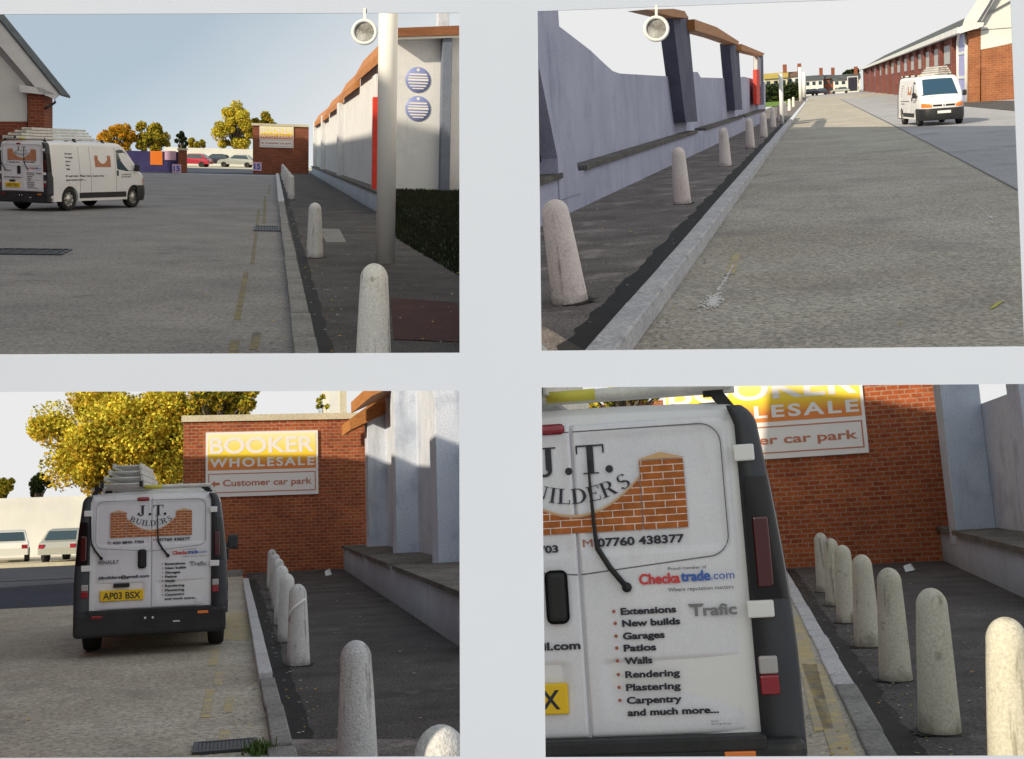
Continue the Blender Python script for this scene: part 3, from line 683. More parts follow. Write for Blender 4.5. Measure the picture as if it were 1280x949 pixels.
def build_ladder(W, base, rz, label, group):
    t = thing(W, 'ladder', label, 'ladder', base, rz, group)
    for lay in range(4):
        z = 2.045 + lay * .085; wd = .25 - .028 * lay; y0, y1 = -.12 + .25 * lay, 3.35 - .1 * lay
        for s in (-1, 1): part(t, 'rail', MB().box(-.35 + s * wd - .014, -.35 + s * wd + .014, y0, y1, z, z + .065), M['alu'])
        mb = MB(); y = y0 + .08
        while y < y1: mb.tube([(-.35 - wd, y, z + .034), (-.35 + wd, y, z + .034)], .014, 8); y += .27
        part(t, 'rungs', mb, M['alu'])
    for s in (-1, 1): part(t, 'foot', MB().bbox(-.35 + s * .23 - .02, -.35 + s * .23 + .02, -.16, -.11, 2.04, 2.115, .006), M['black'])
    return t

VG = 'white vans of the building firm'; LG = 'ladder stacks on the van roofs'
YV4 = 5.35
van_c4 = W4.onY(713, 700, YV4)
v4b = Vector((W4.onY(724, 700, YV4).x, YV4, .06))
van4 = build_van(W4, v4b, R(2.5), 'white van seen close from behind, right rear door filling the lower right picture', VG)
lad4 = build_ladder(W4, v4b, R(2.5), 'aluminium ladders on the roof of the close-up van', LG)
SC3 = Matrix.Scale(1.07, 4)
v3b = Vector((W3.onY(189, 700, 16.9).x, 16.9, -.02))
van3 = dup(van4, W3, v3b, 0, 'white van seen square from behind in the lower left picture beside the row of bollards', tilt=SC3)
dup(lad4, W3, v3b, 0, 'ladder stack on the van parked before the brick wall with the orange sign', tilt=SC3)
v1b = Vector((-7.0, 36.3, -.1))
van1 = dup(van4, W1, v1b, R(-29), 'white van seen from rear and side on the left of the upper left picture')
dup(lad4, W1, v1b, R(-29), 'ladder stack on the van near the white gable in the upper left picture')
YV2 = 51.5
p = W2.onY(1180, 150, YV2); v2b = Vector((p.x, YV2, -.17)); RZ2 = R(180 + 7)
# front bumper towards the viewer
v2b = v2b - Matrix.Rotation(RZ2, 3, 'Z') @ Vector((0, 4.8, 0)); v2b.z = -.17
van2 = dup(van4, W2, v2b, RZ2, 'white van facing the viewer beside the long brick warehouse')
dup(lad4, W2, v2b, RZ2, 'ladder stack on the van that faces the viewer by the warehouse')

# ------------------------------------------------------------------ bollards
def bollard_mesh(mat):
    prof = [(0, -.03), (.138, -.03), (.136, .02), (.128, .2), (.118, .45), (.108, .68), (.102, .78)]
    for i in range(1, 10): a = R(10 * i); prof.append((.102 * math.cos(a) if i < 9 else 0, .80 + .125 * math.sin(a)))
    return MB().lathe(prof, 26).mesh('bollard', mat)
def collar_mesh():
    m = MB(); n = 22; vs = [(0, 0, .005)]
    for j in range(n): a = 2 * math.pi * j / n; r = .19 + random.uniform(-.025, .05); vs.append((r * 1.05 * math.cos(a), r * .9 * math.sin(a), .005))
    return m.add(vs, [(0, 1 + j, 1 + (j + 1) % n) for j in range(n)]).mesh('footing', M['tar'])
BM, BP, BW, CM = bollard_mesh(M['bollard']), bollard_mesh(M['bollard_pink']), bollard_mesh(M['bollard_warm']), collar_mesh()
def bollard(W, x, y, label, group, me=BM, lean=0, s=1.0):
    t = thing(W, 'bollard', label, 'bollard', (x, y, 0), random.uniform(0, 6), group)
    o = part(t, 'post', me, None); o.rotation_euler = (0, 0, 0)
    t.matrix_world = W.G @ Matrix.Translation((x, y, 0)) @ Matrix.Rotation(R(-lean), 4, 'Y') @ Matrix.Rotation(random.uniform(0, 6), 4, 'Z') @ Matrix.Diagonal((s, s, 1, 1))
    c = part(t, 'footing', CM, None)
    return t
ORD = ['nearest', 'second', 'third', 'fourth', 'fifth', 'sixth', 'seventh', 'eighth', 'ninth', 'tenth', 'eleventh', 'twelfth']

# ------------------------------------------------------------------ trees
def tree(W, name, label, base, h, cx, cz, rx, rz_, ry, n, size, mats, group=None, lumps=14, trunk_r=.25, seed=1, dome=None):
    """crown made of leaf-sized faces gathered round many small clumps"""
    rg = random.Random(seed); t = thing(W, name, label, 'tree', base, 0, group)
    tm = MB(); top = h * .55
    tm.tube([(0, 0, -.3), (.05, 0, top * .5), (cx * .5, 0, top), (cx, 0, cz)], [trunk_r * 1.3, trunk_r, trunk_r * .7, trunk_r * .25], 9)
    cl = []
    for i in range(lumps):
        while True:
            p = Vector((rg.uniform(-1, 1), rg.uniform(-1, 1), rg.uniform(-1, 1)))
            if .35 < p.length < 1: break
        q = Vector((cx + p.x * rx * .82, p.y * ry * .82, cz + p.z * rz_ * .82)); cl.append((q, rg.uniform(.10, .30) * min(rx, rz_ * 1.3)))
        st = Vector((cx * .4, 0, top * rg.uniform(.7, 1))); tm.tube([st, (st + q) / 2 + Vector((0, 0, .1 * h * rg.random())), q], [trunk_r * .4, trunk_r * .2, trunk_r * .06], 5, cap=False)
    part(t, 'trunk', tm, M['bark'])
    cm = MB()
    for i in range(n):
        q, r = cl[rg.randrange(lumps)]
        d = Vector((rg.gauss(0, 1), rg.gauss(0, 1), rg.gauss(0, 1))).normalized() * r * (rg.random() ** .45)
        p = q + d; a = Vector((rg.gauss(0, 1), rg.gauss(0, 1), rg.gauss(0, 1))).normalized(); b = a.cross(Vector((rg.gauss(0, 1), rg.gauss(0, 1), rg.gauss(0, 1)))).normalized()
        s = size * rg.uniform(.6, 1.3)
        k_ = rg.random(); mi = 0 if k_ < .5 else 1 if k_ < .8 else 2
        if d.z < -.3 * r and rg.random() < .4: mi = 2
        cm.add([p - a * s, p - b * s * .6, p + a * s, p + b * s * .6], [(0, 1, 2, 3)], mi)
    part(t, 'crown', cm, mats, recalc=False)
    return t

# ------------------------------------------------------------------ simple cars
CARS = {}
def car(W, base, rz, mat, label, group):
    t = thing(W, 'parked_car', label, 'car', base, rz, group)
    if mat.name not in CARS:
        prof = [(-2.05, .35), (-2.08, .65), (-1.95, .88), (-1.75, .95), (-1.35, 1.38), (-.9, 1.46), (.15, 1.44), (.85, .98), (1.7, .84), (2.0, .68), (2.05, .35)]
        m = MB(); vs = []; n = len(prof)
        for x in (-.84, -.80, .80, .84):
            for (y, z) in prof:
                k_ = 1 if abs(x) < .82 else .0; top = max(0, z - .9) * .32
                vs.append((x - math.copysign(top, x), y * (1 if k_ else .99), z if k_ else min(z, z - .03 * (z > .6))))
        m.add(vs, [(j * n + i, j * n + (i + 1) % n, (j + 1) * n + (i + 1) % n, (j + 1) * n + i) for j in range(3) for i in range(n)] + [list(range(n)), [3 * n + i for i in range(n)]], 0)
        g = MB()
        for s in (-1, 1): g.add([(s * .80, -1.5, .97), (s * .70, -1.2, 1.36), (s * .69, .1, 1.38), (s * .80, .66, .99)], [(0, 1, 2, 3)])
        g.add([(-.68, -1.76, .98), (.68, -1.76, .98), (.60, -1.40, 1.36), (-.60, -1.40, 1.36)], [(0, 1, 2, 3)]); g.add([(-.68, .83, 1.01), (.68, .83, 1.01), (.60, .25, 1.39), (-.60, .25, 1.39)], [(0, 1, 2, 3)])
        wl = [MB().lathe([(0, s * .85), (.19, s * .85), (.2, s * .86), (.31, s * .86), (.31, s * .66), (0, s * .66)], 20, (0, yy, .31), 'x').mesh('wheel', M['tyre']) for s in (-1, 1) for yy in (-1.3, 1.3)]
        lt = [MB().bbox(*sorted((s * .55, s * .80)), -2.09, -1.9, .62, .8, .02).mesh('tail_lamp', M['red']) for s in (-1, 1)]
        CARS[mat.name] = (m.mesh('body', mat), g.mesh('windows', M['glass']), wl, lt)
    b, g, wl, lt = CARS[mat.name]
    part(t, 'body', b, None); part(t, 'windows', g, None)
    for q in wl: part(t, 'wheel', q, None)
    for q in lt: part(t, 'tail_lamp', q, None)
    return t

def booker(W, x0, x1, z0, z1, y, label, letters=True):
    t = thing(W, 'wholesale_sign', label, 'sign', (x0, y, z0)); w_, h_ = x1 - x0, z1 - z0
    part(t, 'board', MB().box(0, w_, -.06, 0, 0, h_), M['sign_white'])
    s = h_
    # local z scaled so the colour ramp spans the sign
    o = part(t, 'orange_panel', MB().box(.035, w_ / s - .035, -.005, 0, .41, .965), M['sign_orange']); o.scale = (s, 1, s); o.location = (0, -.062, 0)
    if letters:
        mb = MB(); put_text(mb, 'BOOKER', .06 * s, .67 * s, w_ - .12 * s, .24 * s, .022, -.072)
        part(t, 'white_lettering', mb, M['sign_white'], recalc=False); mb = MB()
        put_text(mb, 'WHOLESALE', .06 * s, .46 * s, w_ - .12 * s, .13 * s, .03, -.072, space=1.25)
        part(t, 'white_lettering', mb, M['sign_white'], recalc=False)
    mb = MB(); a, b, c, d, e = .04 * s, w_ - .04 * s, .06 * s, .36 * s, .014 * s
    for q in ((a, b, c, c + e), (a, b, d - e, d), (a, a + e, c + e, d - e), (b - e, b, c + e, d - e)): mb.box(q[0], q[1], -.066, -.06, q[2], q[3])
    part(t, 'lower_border', mb, M['sign_rust'])
    if letters:
        mb = MB(); put_text(mb, 'Customer car park', .26 * s, .165 * s, w_ - .36 * s, .095 * s, .022, -.066)
        part(t, 'rust_lettering', mb, M['sign_rust'], recalc=False)
        mb = MB().prism([(.08 * s, -.066, .2 * s), (.14 * s, -.066, .15 * s), (.14 * s, -.066, .18 * s), (.21 * s, -.066, .18 * s), (.21 * s, -.066, .22 * s), (.14 * s, -.066, .22 * s), (.14 * s, -.066, .25 * s)], (0, .004, 0))
        part(t, 'arrow', mb, M['sign_rust'])
    return t

def rough_sheet(xs_fn, y0, y1, z, n, jit=.05, seed=3):
    rg = random.Random(seed); vs = []
    for i in range(n + 1):
        y = y0 * (y1 / y0) ** (i / n); a, b = xs_fn(y); vs += [(a + rg.uniform(-jit, jit), y, z), (b, y, z)]
    return MB().add(vs, [(2 * i, 2 * i + 1, 2 * i + 3, 2 * i + 2) for i in range(n)])
def kerb_run(W, x0, x1, zt_, zb_, ys, mat, label, group):
    for i, (a, b) in enumerate(zip(ys, ys[1:])):
        pass

def splat(cx, cy, rx, ry, z, n, size, seed):
    rg = random.Random(seed); m = MB()
    for i in range(n):
        a = rg.uniform(0, 6.283); r = abs(rg.gauss(0, .45)); x = cx + rx * r * math.cos(a); y = cy + ry * r * math.sin(a)
        if rg.random() < .3: u_ = rg.random() ** 1.5; x = cx + rx * .35 * rg.gauss(0, .5) * (1 - u_) + .03 * u_; y = cy + u_ * 2.4
        if r > .8: size_k = .6
        else: size_k = 1.0
        x += 0; s = size * rg.uniform(.4, 1.4); k_ = rg.randint(5, 7)
        m.add([(x + s * rg.uniform(.5, 1) * math.cos(6.283 * j / k_), y + s * 2.5 * rg.uniform(.5, 1) * math.sin(6.283 * j / k_), z + i * 2e-6) for j in range(k_)], [list(range(k_))])
    return m
def blades(poly_fn, n, hgt, seed, wd=.02):
    rg = random.Random(seed); m = MB()
    for i in range(n):
        p = poly_fn(rg); a = rg.uniform(0, 6.283); h_ = hgt * rg.uniform(.5, 1.3)
        m.add([(p[0] - wd * math.cos(a), p[1] - wd * math.sin(a), p[2]), (p[0] + wd * math.cos(a), p[1] + wd * math.sin(a), p[2]), (p[0] + rg.uniform(-.4, .4) * h_, p[1] + rg.uniform(-.4, .4) * h_, p[2] + h_)], [(0, 1, 2)])
    return m

exec_parts = []
# ================================================================== LOWER LEFT VIEW (W3)
W = W3; RD = -.02
def XG(px, Y): return W.onY(px, 700, Y).x
solo(W, 'road', MB().sheet([(-16, 4, RD), (.3, 4, RD), (.3, 46, RD), (-22, 46, RD)]), M['road3'], kind='structure')
solo(W, 'pavement', MB().sheet([(.4, 4, 0), (.85, 4, 0), (4.5, 21.3, 0), (4.8, 40, 0), (.4, 40, 0)]), M['pave1'], kind='structure')
KG = 'concrete kerb lengths'
kx = [W.g(338, 860).x, W.g(320, 860).x]
def kerb_piece(W, x0, x1, y0, y1, z0, z1, mat, label, group, sk=0):
    z0 = {id(W1): -.1, id(W2): -.17}.get(id(W), z0)
    n = max(1, round((y1 - y0) / (1.8 if y0 < 20 else 3.0))); g_ = group or 'kerb stones: ' + label
    for i in range(n):
        a, b = y0 + (y1 - y0) * i / n, y0 + (y1 - y0) * (i + 1) / n - .014
        mb = MB().bbox(0, x1 - x0, 0, b - a, 0, z1 - z0, .016)
        solo(W, 'kerb_stone', mb, mat, 'kerb stone of the ' + label, 'kerb', g_, base=(x0 + random.uniform(-.006, .006), a, z0 + random.uniform(-.004, .004)), rz=random.uniform(-.003, .003))
kerb_piece(W, .26, .47, 4, 9.6, -.2, .02, M['kerb'], 'flat worn kerb beside the bottom drain grate', None)
kerb_piece(W, .29, .45, 9.62, 13.4, -.2, .04, M['kerb'], 'kerb between the nearest bollards, lower left picture', None)
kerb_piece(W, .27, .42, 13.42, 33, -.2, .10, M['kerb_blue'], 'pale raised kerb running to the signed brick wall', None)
solo(W, 'tar_strip', rough_sheet(lambda y: (.62, .45), 4, 34, .004, 60, .03), M['tar'], kind='structure', recalc=False)
solo(W, 'paving_strip', MB().sheet([W.g(341, 949, .005), W.g(354, 924, .005), W.g(596, 924, .005), W.g(596, 960, .005), W.g(341, 960, .005)]), M['pave2'], kind='structure')
# beyond: cross pavement and car park
solo(W, 'car_park', MB().sheet([(-30, 40, RD + .02), (-1.2, 40, RD + .02), (-1.2, 52, RD + .02), (-30, 52, RD + .02)]), M['tarmac_blue'], kind='structure')
a = W.g(-20, 737, RD); solo(W, 'car_park_asphalt', MB().sheet([(-16, 27.5, RD + .006), (-2.3, 27.5, RD + .006), (-4, 40, RD + .006), (-20, 40, RD + .006)]), M['tarmac_blue'], kind='structure')
solo(W, 'far_car_park', MB().sheet([(-40, 52, RD + .03), (-2, 52, RD + .03), (-2, 67, RD + .03), (-40, 67, RD + .03)]), M['lot_pale'], kind='structure')
solo(W, 'cross_pavement', MB().box(-1.2, .3, 36.5, 40, RD, RD + .14), M['kerb'], kind='structure')
# bollards
BG3 = 'concrete bollards beside the van in the lower left picture'
for i, (x, y, l) in enumerate([(545, 4.75, 'bollard cut off by the bottom edge, right of the row'), (443, 8.0, 'nearest whole bollard standing on the dark pavement, lower left picture'), (372, 14.6, 'second whole bollard with a scrap of white tape around its top'), (358.5, 17.3, 'third whole bollard, just behind the taped one'), (352.5, 20.0, None), (348, 23, None), (344, 26, None), (340, 29.2, None)]):
    X = (x - 290) * y / FPX if y > 5 else .80
    bollard(W, XG(x, y), y, l or 'bollard in the overlapping far end of the row beside the van, ' + ORD[i - 1] + ' whole one', BG3)
q = XG(372, 14.6); t = solo(W, 'tape_scrap', MB().tube([(q - .11, 14.5, .52), (q - .10, 14.48, .62), (q - .04, 14.46, .68), (q + .05, 14.47, .74), (q + .09, 14.5, .76)], [.008, .018, .02, .018, .006], 6), M['white'], 'strip of white tape stuck round the second whole bollard', 'tape')
# brick wall with sign
YB = 38.0
def P(px, py, Y): return W.onY(px, py, Y)
xa, xb = P(229, 600, YB).x, P(470, 600, YB).x + .6; zt3 = P(330, 526, YB).z
t = thing(W, 'brick_building', 'red brick building wall with the orange wholesale sign behind the van, lower left picture', 'building', (xa, YB, 0))
part(t, 'wall', MB().box(0, xb - xa, 0, 3.5, -.15, zt3), M['brick'])
part(t, 'coping', MB().box(-.06, xb - xa + .06, -.06, 3.55, zt3 + .003, P(330, 518, YB).z), M['coping'])
a, b = P(257, 622, YB), P(397, 538, YB)
booker(W, a.x, b.x, a.z, b.z, YB - .01, 'orange wholesale car park sign on the brick wall above the van, lower left picture')
# pale tower behind
a, b = P(411, 520, 55), P(432, 470, 55)
t = thing(W, 'pale_building', 'narrow pale building rising behind the brick wall', 'building', (a.x, 55, 0)); part(t, 'wall', MB().box(0, b.x - a.x, 0, 4, 0, b.z), M['whitewall']); part(t, 'corner_pier', MB().box(b.x - a.x - .28, b.x - a.x + .02, -.05, .2, 0, b.z + .1), M['coping'])
# blue-grey building
t = thing(W, 'rendered_building', 'blue grey rendered building with piers and stone ledge, right side of the lower left picture', 'building', (0, 0, 0))
def px_at(px, Y): return W.onY(px, 700, Y).x
XP, XW = px_at(462, 35), px_at(485, 35)
Z_T = 6.6
zlim = lambda y: 1.75 + .122 * y
part(t, 'wall', MB().prism([(XW, 21.4, .5), (XW, 36.5, .5), (XW, 36.5, zlim(36.5)), (XW, 21.4, zlim(21.4))], (.18, 0, 0)), M['bluewall'])
for yy in (35, 29, 23):
    top = P(470, 517, 35).z if yy == 35 else zlim(yy)
    part(t, 'pier', MB().bbox(XP, XW + .02, yy, yy + .75, .4, top, .012), M['bluewall'])
pl = [W.g(440, 717), W.g(590, 819)]
a, b = pl; a = Vector((a.x, 37.3, 0)) if False else a
rt = lambda y: min(XW + .1, .213 * y)
mb = MB().prism([(b.x, b.y, -.1), (rt(b.y), b.y, -.1), (XW + .1, 21.8, -.1), (XW + .1, 37.3, -.1), (a.x, 37.3, -.1)], (0, 0, .74))
part(t, 'plinth', mb, M['plinthblue'])
fx = lambda y: b.x + (a.x - b.x) * (y - b.y) / (37.3 - b.y) - .06
for y0, y1 in ((b.y + .1, 22.9), (23.8, 28.9), (29.8, 34.9), (35.8, 37.3)):
    q_ = [(fx(y0), y0, .645), (rt(y0) - .11, y0, .645), (XW - .01, max(y0 + .1, 22), .645), (XW - .01, y1, .645), (fx(y1), y1, .645)]
    part(t, 'ledge', MB().prism(q_, (0, 0, .075)), M['ledge'])
for (y0, y1, dz) in ((29.4, 34.6, .15), (34.9, 37.6, -.3)):
    zo = P(463, 520, 35).z + dz + .1
    part(t, 'timber_eaves', MB().add([(XP - .5, y0, zo - .2), (XP - .5, y1, zo - .2), (XW, y1, zo + .25), (XW, y0, zo + .25), (XP - .5, y0, zo + .12), (XP - .5, y1, zo + .12), (XW, y1, zo + .85), (XW, y0, zo + .85)], [(0, 1, 2, 3), (4, 5, 6, 7), (0, 1, 5, 4), (0, 3, 7, 4), (1, 2, 6, 5)]), M['timber'])
# trees and car park
tb = P(150, 640, 52); sc_ = 52 / FPX
tree(W, 'yellow_tree', 'large yellow autumn tree towering behind the van in the lower left picture', (tb.x, 52, 0), 8, (175 - 150) * sc_, P(190, 545, 52).z, 146 * sc_, 80 * sc_, 3.2, 85000, .085, [M['lf_yel'], M['lf_olive'], M['lf_gold']], lumps=95, trunk_r=.3, seed=5)
tree(W, 'dark_tree', 'dark olive tree showing over the coping of the brick wall, lower left picture', (P(275, 640, 48).x, 48, 0), 8, 0, P(270, 505, 48).z, 72 * 48 / FPX, 26 * 48 / FPX, 1.5, 11000, .09, [M['lf_olive'], M['lf_green'], M['lf_gold']], lumps=44, seed=6)
tree(W, 'yellow_tree', 'thin sprig of yellow leaves over the brick wall beside the pale building', (P(405, 640, 50).x, 50, 0), 7, 0, P(403, 505, 50).z, 8 * 50 / FPX, 14 * 50 / FPX, .3, 160, .11, [M['lf_yel'], M['lf_olive'], M['lf_green']], lumps=6, trunk_r=.06, seed=8)
tree(W, 'bush', 'rounded green and gold bush at the far left above the white wall', (P(2, 640, 69).x, 69, 0), 5, 0, P(4, 608, 69).z, 20 * 69 / FPX, 17 * 69 / FPX, 1, 2500, .13, [M['lf_olive'], M['lf_green'], M['lf_gold']], lumps=14, seed=9)
tree(W, 'conifer', 'small dark conifer above the white wall beside the yellow tree', (P(46, 640, 69).x, 69, 0), 5, 0, P(47, 605, 69).z, 16 * 69 / FPX, 18 * 69 / FPX, .8, 2500, .13, [M['lf_green'], M['lf_dark'], M['lf_dark']], lumps=14, seed=10)
a, b = P(-30, 624, 66), P(225, 624, 66)
t = solo(W, 'boundary_wall', MB().box(0, b.x - a.x, 0, .3, -.3, a.z), M['whitewall'], 'long white boundary wall behind the parked cars, lower left picture', 'wall', base=(a.x, 66, 0))
car(W, (P(12, 680, 60).x, 60, RD), R(8), M['carwhite'], 'white car by the white wall at the far left', 'cars in the far car park, lower left picture')
car(W, (P(92, 680, 58).x, 58, RD), R(-12), M['carsilver'], 'silver car by the white wall, half hidden by the van', 'cars in the far car park, lower left picture')
solo(W, 'car_park_kerb', MB().box(-26, -5, 51.6, 52, RD, RD + .16), M['coping'], 'pale low kerb along the far car park, lower left picture', 'kerb')
# road paint, drain, weed, litter
def quad(W, a, b, c, d, z): return [W.g(*q, z) for q in (a, b, c, d)]
mb = MB()
for q in [((252, 765), (308, 765), (312, 800), (258, 800)), ((258, 862), (268, 862), (262, 897), (251, 897)), ((283, 872), (293, 872), (290, 890), (278, 892)), ((276, 912), (288, 912), (286, 930), (272, 930)), ((236, 944), (250, 944), (248, 960), (230, 960)), ((270, 840), (280, 840), (277, 856), (266, 856)), ((262, 812), (274, 812), (272, 832), (260, 832))]:
    mb.sheet(quad(W, *q, RD + .004))
solo(W, 'yellow_line', mb, M['yline'], kind='structure')
def drain(W, q, z, label, bars=14):
    a, b, c, d = [W.g(*p_, z) for p_ in q]; t = thing(W, 'drain_grate', label, 'drain', (a.x, a.y, z))
    wd, ln = (b - a).length, (c - b).length
    part(t, 'pit', MB().sheet([(0, 0, .003), (wd, 0, .003), (wd, ln, .003), (0, ln, .003)]), M['black'])
    mb = MB().box(0, wd, 0, .04, 0, .02).box(0, wd, ln - .04, ln, 0, .02).box(0, .04, .04, ln - .04, 0, .02).box(wd - .04, wd, .04, ln - .04, 0, .02)
    for i in range(bars): x = .04 + (wd - .08) * (i + .5) / bars; mb.box(x - .012, x + .012, .04, ln - .04, .002, .016)
    part(t, 'grate', mb, M['pillar']); return t
drain(W, ((240, 944), (320, 942), (316, 929), (248, 930)), RD + .005, 'iron drain grate by the kerb at the bottom of the lower left picture')
p = W.g(324, 941, RD)
solo(W, 'weed', blades(lambda rg: (rg.gauss(0, .05), rg.gauss(0, .07), 0), 160, .09, 4, .012), M['weed'], 'green weed growing beside the drain grate at the kerb', 'plant', base=(p.x, p.y, RD), recalc=False)
p = W.g(407, 720)
solo(W, 'litter', MB().prism([(0, 0, 0), (.16, .05, .02), (.1, .1, .18), (-.02, .08, .12)], (.03, .08, .01)), M['white'], 'crumpled white litter on the pavement below the brick wall, lower left picture', 'litter', base=p)
for k_, (x, y) in enumerate(((413, 727), (430, 722), (470, 735))):
    pass

# ================================================================== LOWER RIGHT VIEW (W4)
W = W4; RD4 = 0.004
gx = lambda px, py, z=0: W.g(px, py, z)
k1 = gx(1100, 949); k2 = gx(988, 732)
kxr = (k1.x + k2.x) / 2
solo(W, 'road', MB().sheet([(-1.0, 3.6, RD4), (kxr, 3.6, RD4), (kxr, 30, RD4), (-1.0, 30, RD4)]), M['road3'], kind='structure')
far = 28.0
solo(W, 'pavement', MB().sheet([(kxr, 5, 0), (4.5, 5, 0), (9, 16, 0), (9, 29, 0), (kxr, 29, 0)]), M['pave1'], kind='structure')
YW4 = W.g(1195, 700).y
print('kerb x', k1, k2, 'wall Y', YW4)
YW4 = min(max(YW4, 21), 27)
kerb_piece(W, kxr - .08, kxr + .09, 4.6, 10.5, -.2, .03, M['kerb'], 'near weathered kerb beside the close-up van', None)
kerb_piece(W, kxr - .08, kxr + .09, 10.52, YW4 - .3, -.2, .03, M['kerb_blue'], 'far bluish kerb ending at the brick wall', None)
solo(W, 'tar_strip', rough_sheet(lambda y: (kxr + .26, kxr + .06), 5, YW4 - .5, .004, 60, .03), M['tar'], kind='structure', recalc=False)
BG4 = 'row of concrete bollards in the lower right picture'
for i, (x, yb, yt, ln_) in enumerate([(1272, 1010, 790, 3), (1175, 915, 738, 2.5), (1120, 850, 713, 2), (1085, 808, 698, 1.5), (1060, 778, 685, 1), (1045, 757, 677, .5), (1032, 740, 671, 0)]):
    p = gx(x, yb)
    lab = ['nearest bollard at the right edge of the lower right picture', 'second bollard from the front with a dark worn streak, lower right picture', 'third bollard, tight against a fourth, in front of the rear end row', 'fourth bollard counted from the right edge, lower right picture', 'fifth bollard counted from the right edge, lower right picture', 'last but one bollard towards the brick wall, lower right picture', 'farthest bollard beside the close-up van, against the brick wall'][i]
    bollard(W, p.x, p.y, lab, BG4, BW, lean=-ln_)
    print('b4', p)
# brick wall + sign
def P(px, py, Y): return W.onY(px, py, Y)
xa, xb = P(690, 600, YW4).x, P(1215, 600, YW4).x
ztop = min(P(1090, 474, YW4).z, P(1090, 474, YW4).z)
t = thing(W, 'brick_building', 'red brick building wall behind the bollards in the lower right picture', 'building', (xa, YW4, 0))
part(t, 'wall', MB().box(0, xb - xa, 0, 1.0, -.15, ztop - .12), M['brick'])
a, b = P(1086, 566, YW4), P(1079, 470, YW4); sw = (b.z - a.z) * 1.05
wd = (a.x - P(836, 590, YW4).x)
zlow = a.z; hh = min(wd * .62, P(1085, 452, YW4).z - a.z)
booker(W, a.x - wd, a.x, zlow, zlow + hh, YW4 - .01, 'orange and white wholesale sign cut by the top edge, behind the close-up van')
# rendered building right
t = thing(W, 'rendered_building', 'blue grey rendered building with ledge at the right of the lower right picture', 'building', (0, 0, 0))
# far pier face, then wall, second pier
Yp1, Yp2 = YW4 - 2.6, YW4 - 8.2
x1a, x1b = P(1188, 600, Yp1).x, P(1238, 600, Yp1).x
zt4 = P(1210, 474, Yp1).z
part(t, 'pier', MB().bbox(x1a, x1b, Yp1, Yp1 + .8, .4, zt4, .02), M['plinthblue'])
part(t, 'wall', MB().box(x1b, x1b + .5, YW4 - 9, YW4 - .02, .5, P(1260, 474, Yp2).z), M['bluewall'])
x2a = P(1262, 600, Yp2).x
part(t, 'pier', MB().bbox(x1b - .55, x1b + .02, Yp2, Yp2 + .8, .4, P(1270, 474, Yp2).z, .02), M['bluewall'])
q1, q2 = gx(1195, 706), gx(1285, 752)
mb = MB().prism([(q2.x, q2.y - 1, -.1), (x1b + .2, q2.y - 1, -.1), (x1b + .2, YW4, -.1), (q1.x, YW4, -.1)], (0, 0, .72))
part(t, 'plinth', mb, M['plinthblue'])
mb = MB(); mb.prism([(q2.x - .07, q2.y - 1, .62), (x1b + .1, q2.y - 1, .62), (x1b + .1, Yp1 - .05, .62), (q1.x - .07 + (q2.x - q1.x) * .3, Yp1 - .05, .62)], (0, 0, .09))
mb.prism([(q1.x - .07 + (q2.x - q1.x) * .25, Yp1 + .85, .62), (x1b + .1, Yp1 + .85, .62), (x1b + .1, YW4, .62), (q1.x - .07, YW4, .62)], (0, 0, .09))
part(t, 'ledge', mb, M['ledge'])
mb = MB()
for q in [((985, 770), (1004, 770), (1042, 910), (1018, 915)), ((1002, 830), (1030, 830), (1075, 960), (1045, 960))]:
    mb.sheet(quad(W, *q, RD4 + .004))
solo(W, 'yellow_line', mb, M['yline'], kind='structure')
p = gx(1132, 715); solo(W, 'litter', MB().prism([(0, 0, 0), (.16, .05, .02), (.1, .1, .13), (-.02, .08, .1)], (.03, .08, .01)), M['white'], 'small white litter on the dark pavement by the brick wall, lower right picture', 'litter', base=p)
tree(W, 'yellow_tree', 'sliver of yellow foliage seen between ladder and van roof, lower right picture', (P(780, 600, 24).x, 26, 0), 6, 0, P(780, 497, 26).z, 70 * 26 / FPX, 14 * 26 / FPX, .5, 4000, .07, [M['lf_yel'], M['lf_gold'], M['lf_green']], lumps=24, seed=12)

# ================================================================== UPPER LEFT VIEW (W1)
W = W1; RD1 = -.10
def P(px, py, Y): return W.onY(px, py, Y)
solo(W, 'road', MB().sheet([(-6, 9.6, RD1), (.2, 9.6, RD1), (.2, 97, RD1), (-30, 97, RD1)]), M['road1'], kind='structure')
solo(W, 'pavement', MB().sheet([(.3, 9.1, 0), (1.58, 9.1, 0), (6.5, 38.4, 0), (3.4, 40, 0), (3.4, 103, 0), (.3, 103, 0)]), M['pave1'], kind='structure')
kerb_piece(W, .17, .385, 9.7, 13.2, -.2, .02, M['kerb'], 'nearest kerb in the upper left picture', None)
kerb_piece(W, .17, .37, 13.23, 24, -.2, .02, M['kerb'], 'middle kerb before the drain, upper left picture', None)
kerb_piece(W, .15, .34, 24.05, 42, -.2, .02, M['kerb'], 'kerb behind the drain, upper left picture', None)
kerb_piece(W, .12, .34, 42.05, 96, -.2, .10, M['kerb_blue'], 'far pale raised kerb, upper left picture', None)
solo(W, 'tar_strip', rough_sheet(lambda y: (.52, .38), 9.7, 90, .004, 60, .025), M['tar'], kind='structure', recalc=False)
BG1 = 'concrete bollards along the kerb in the upper left picture'
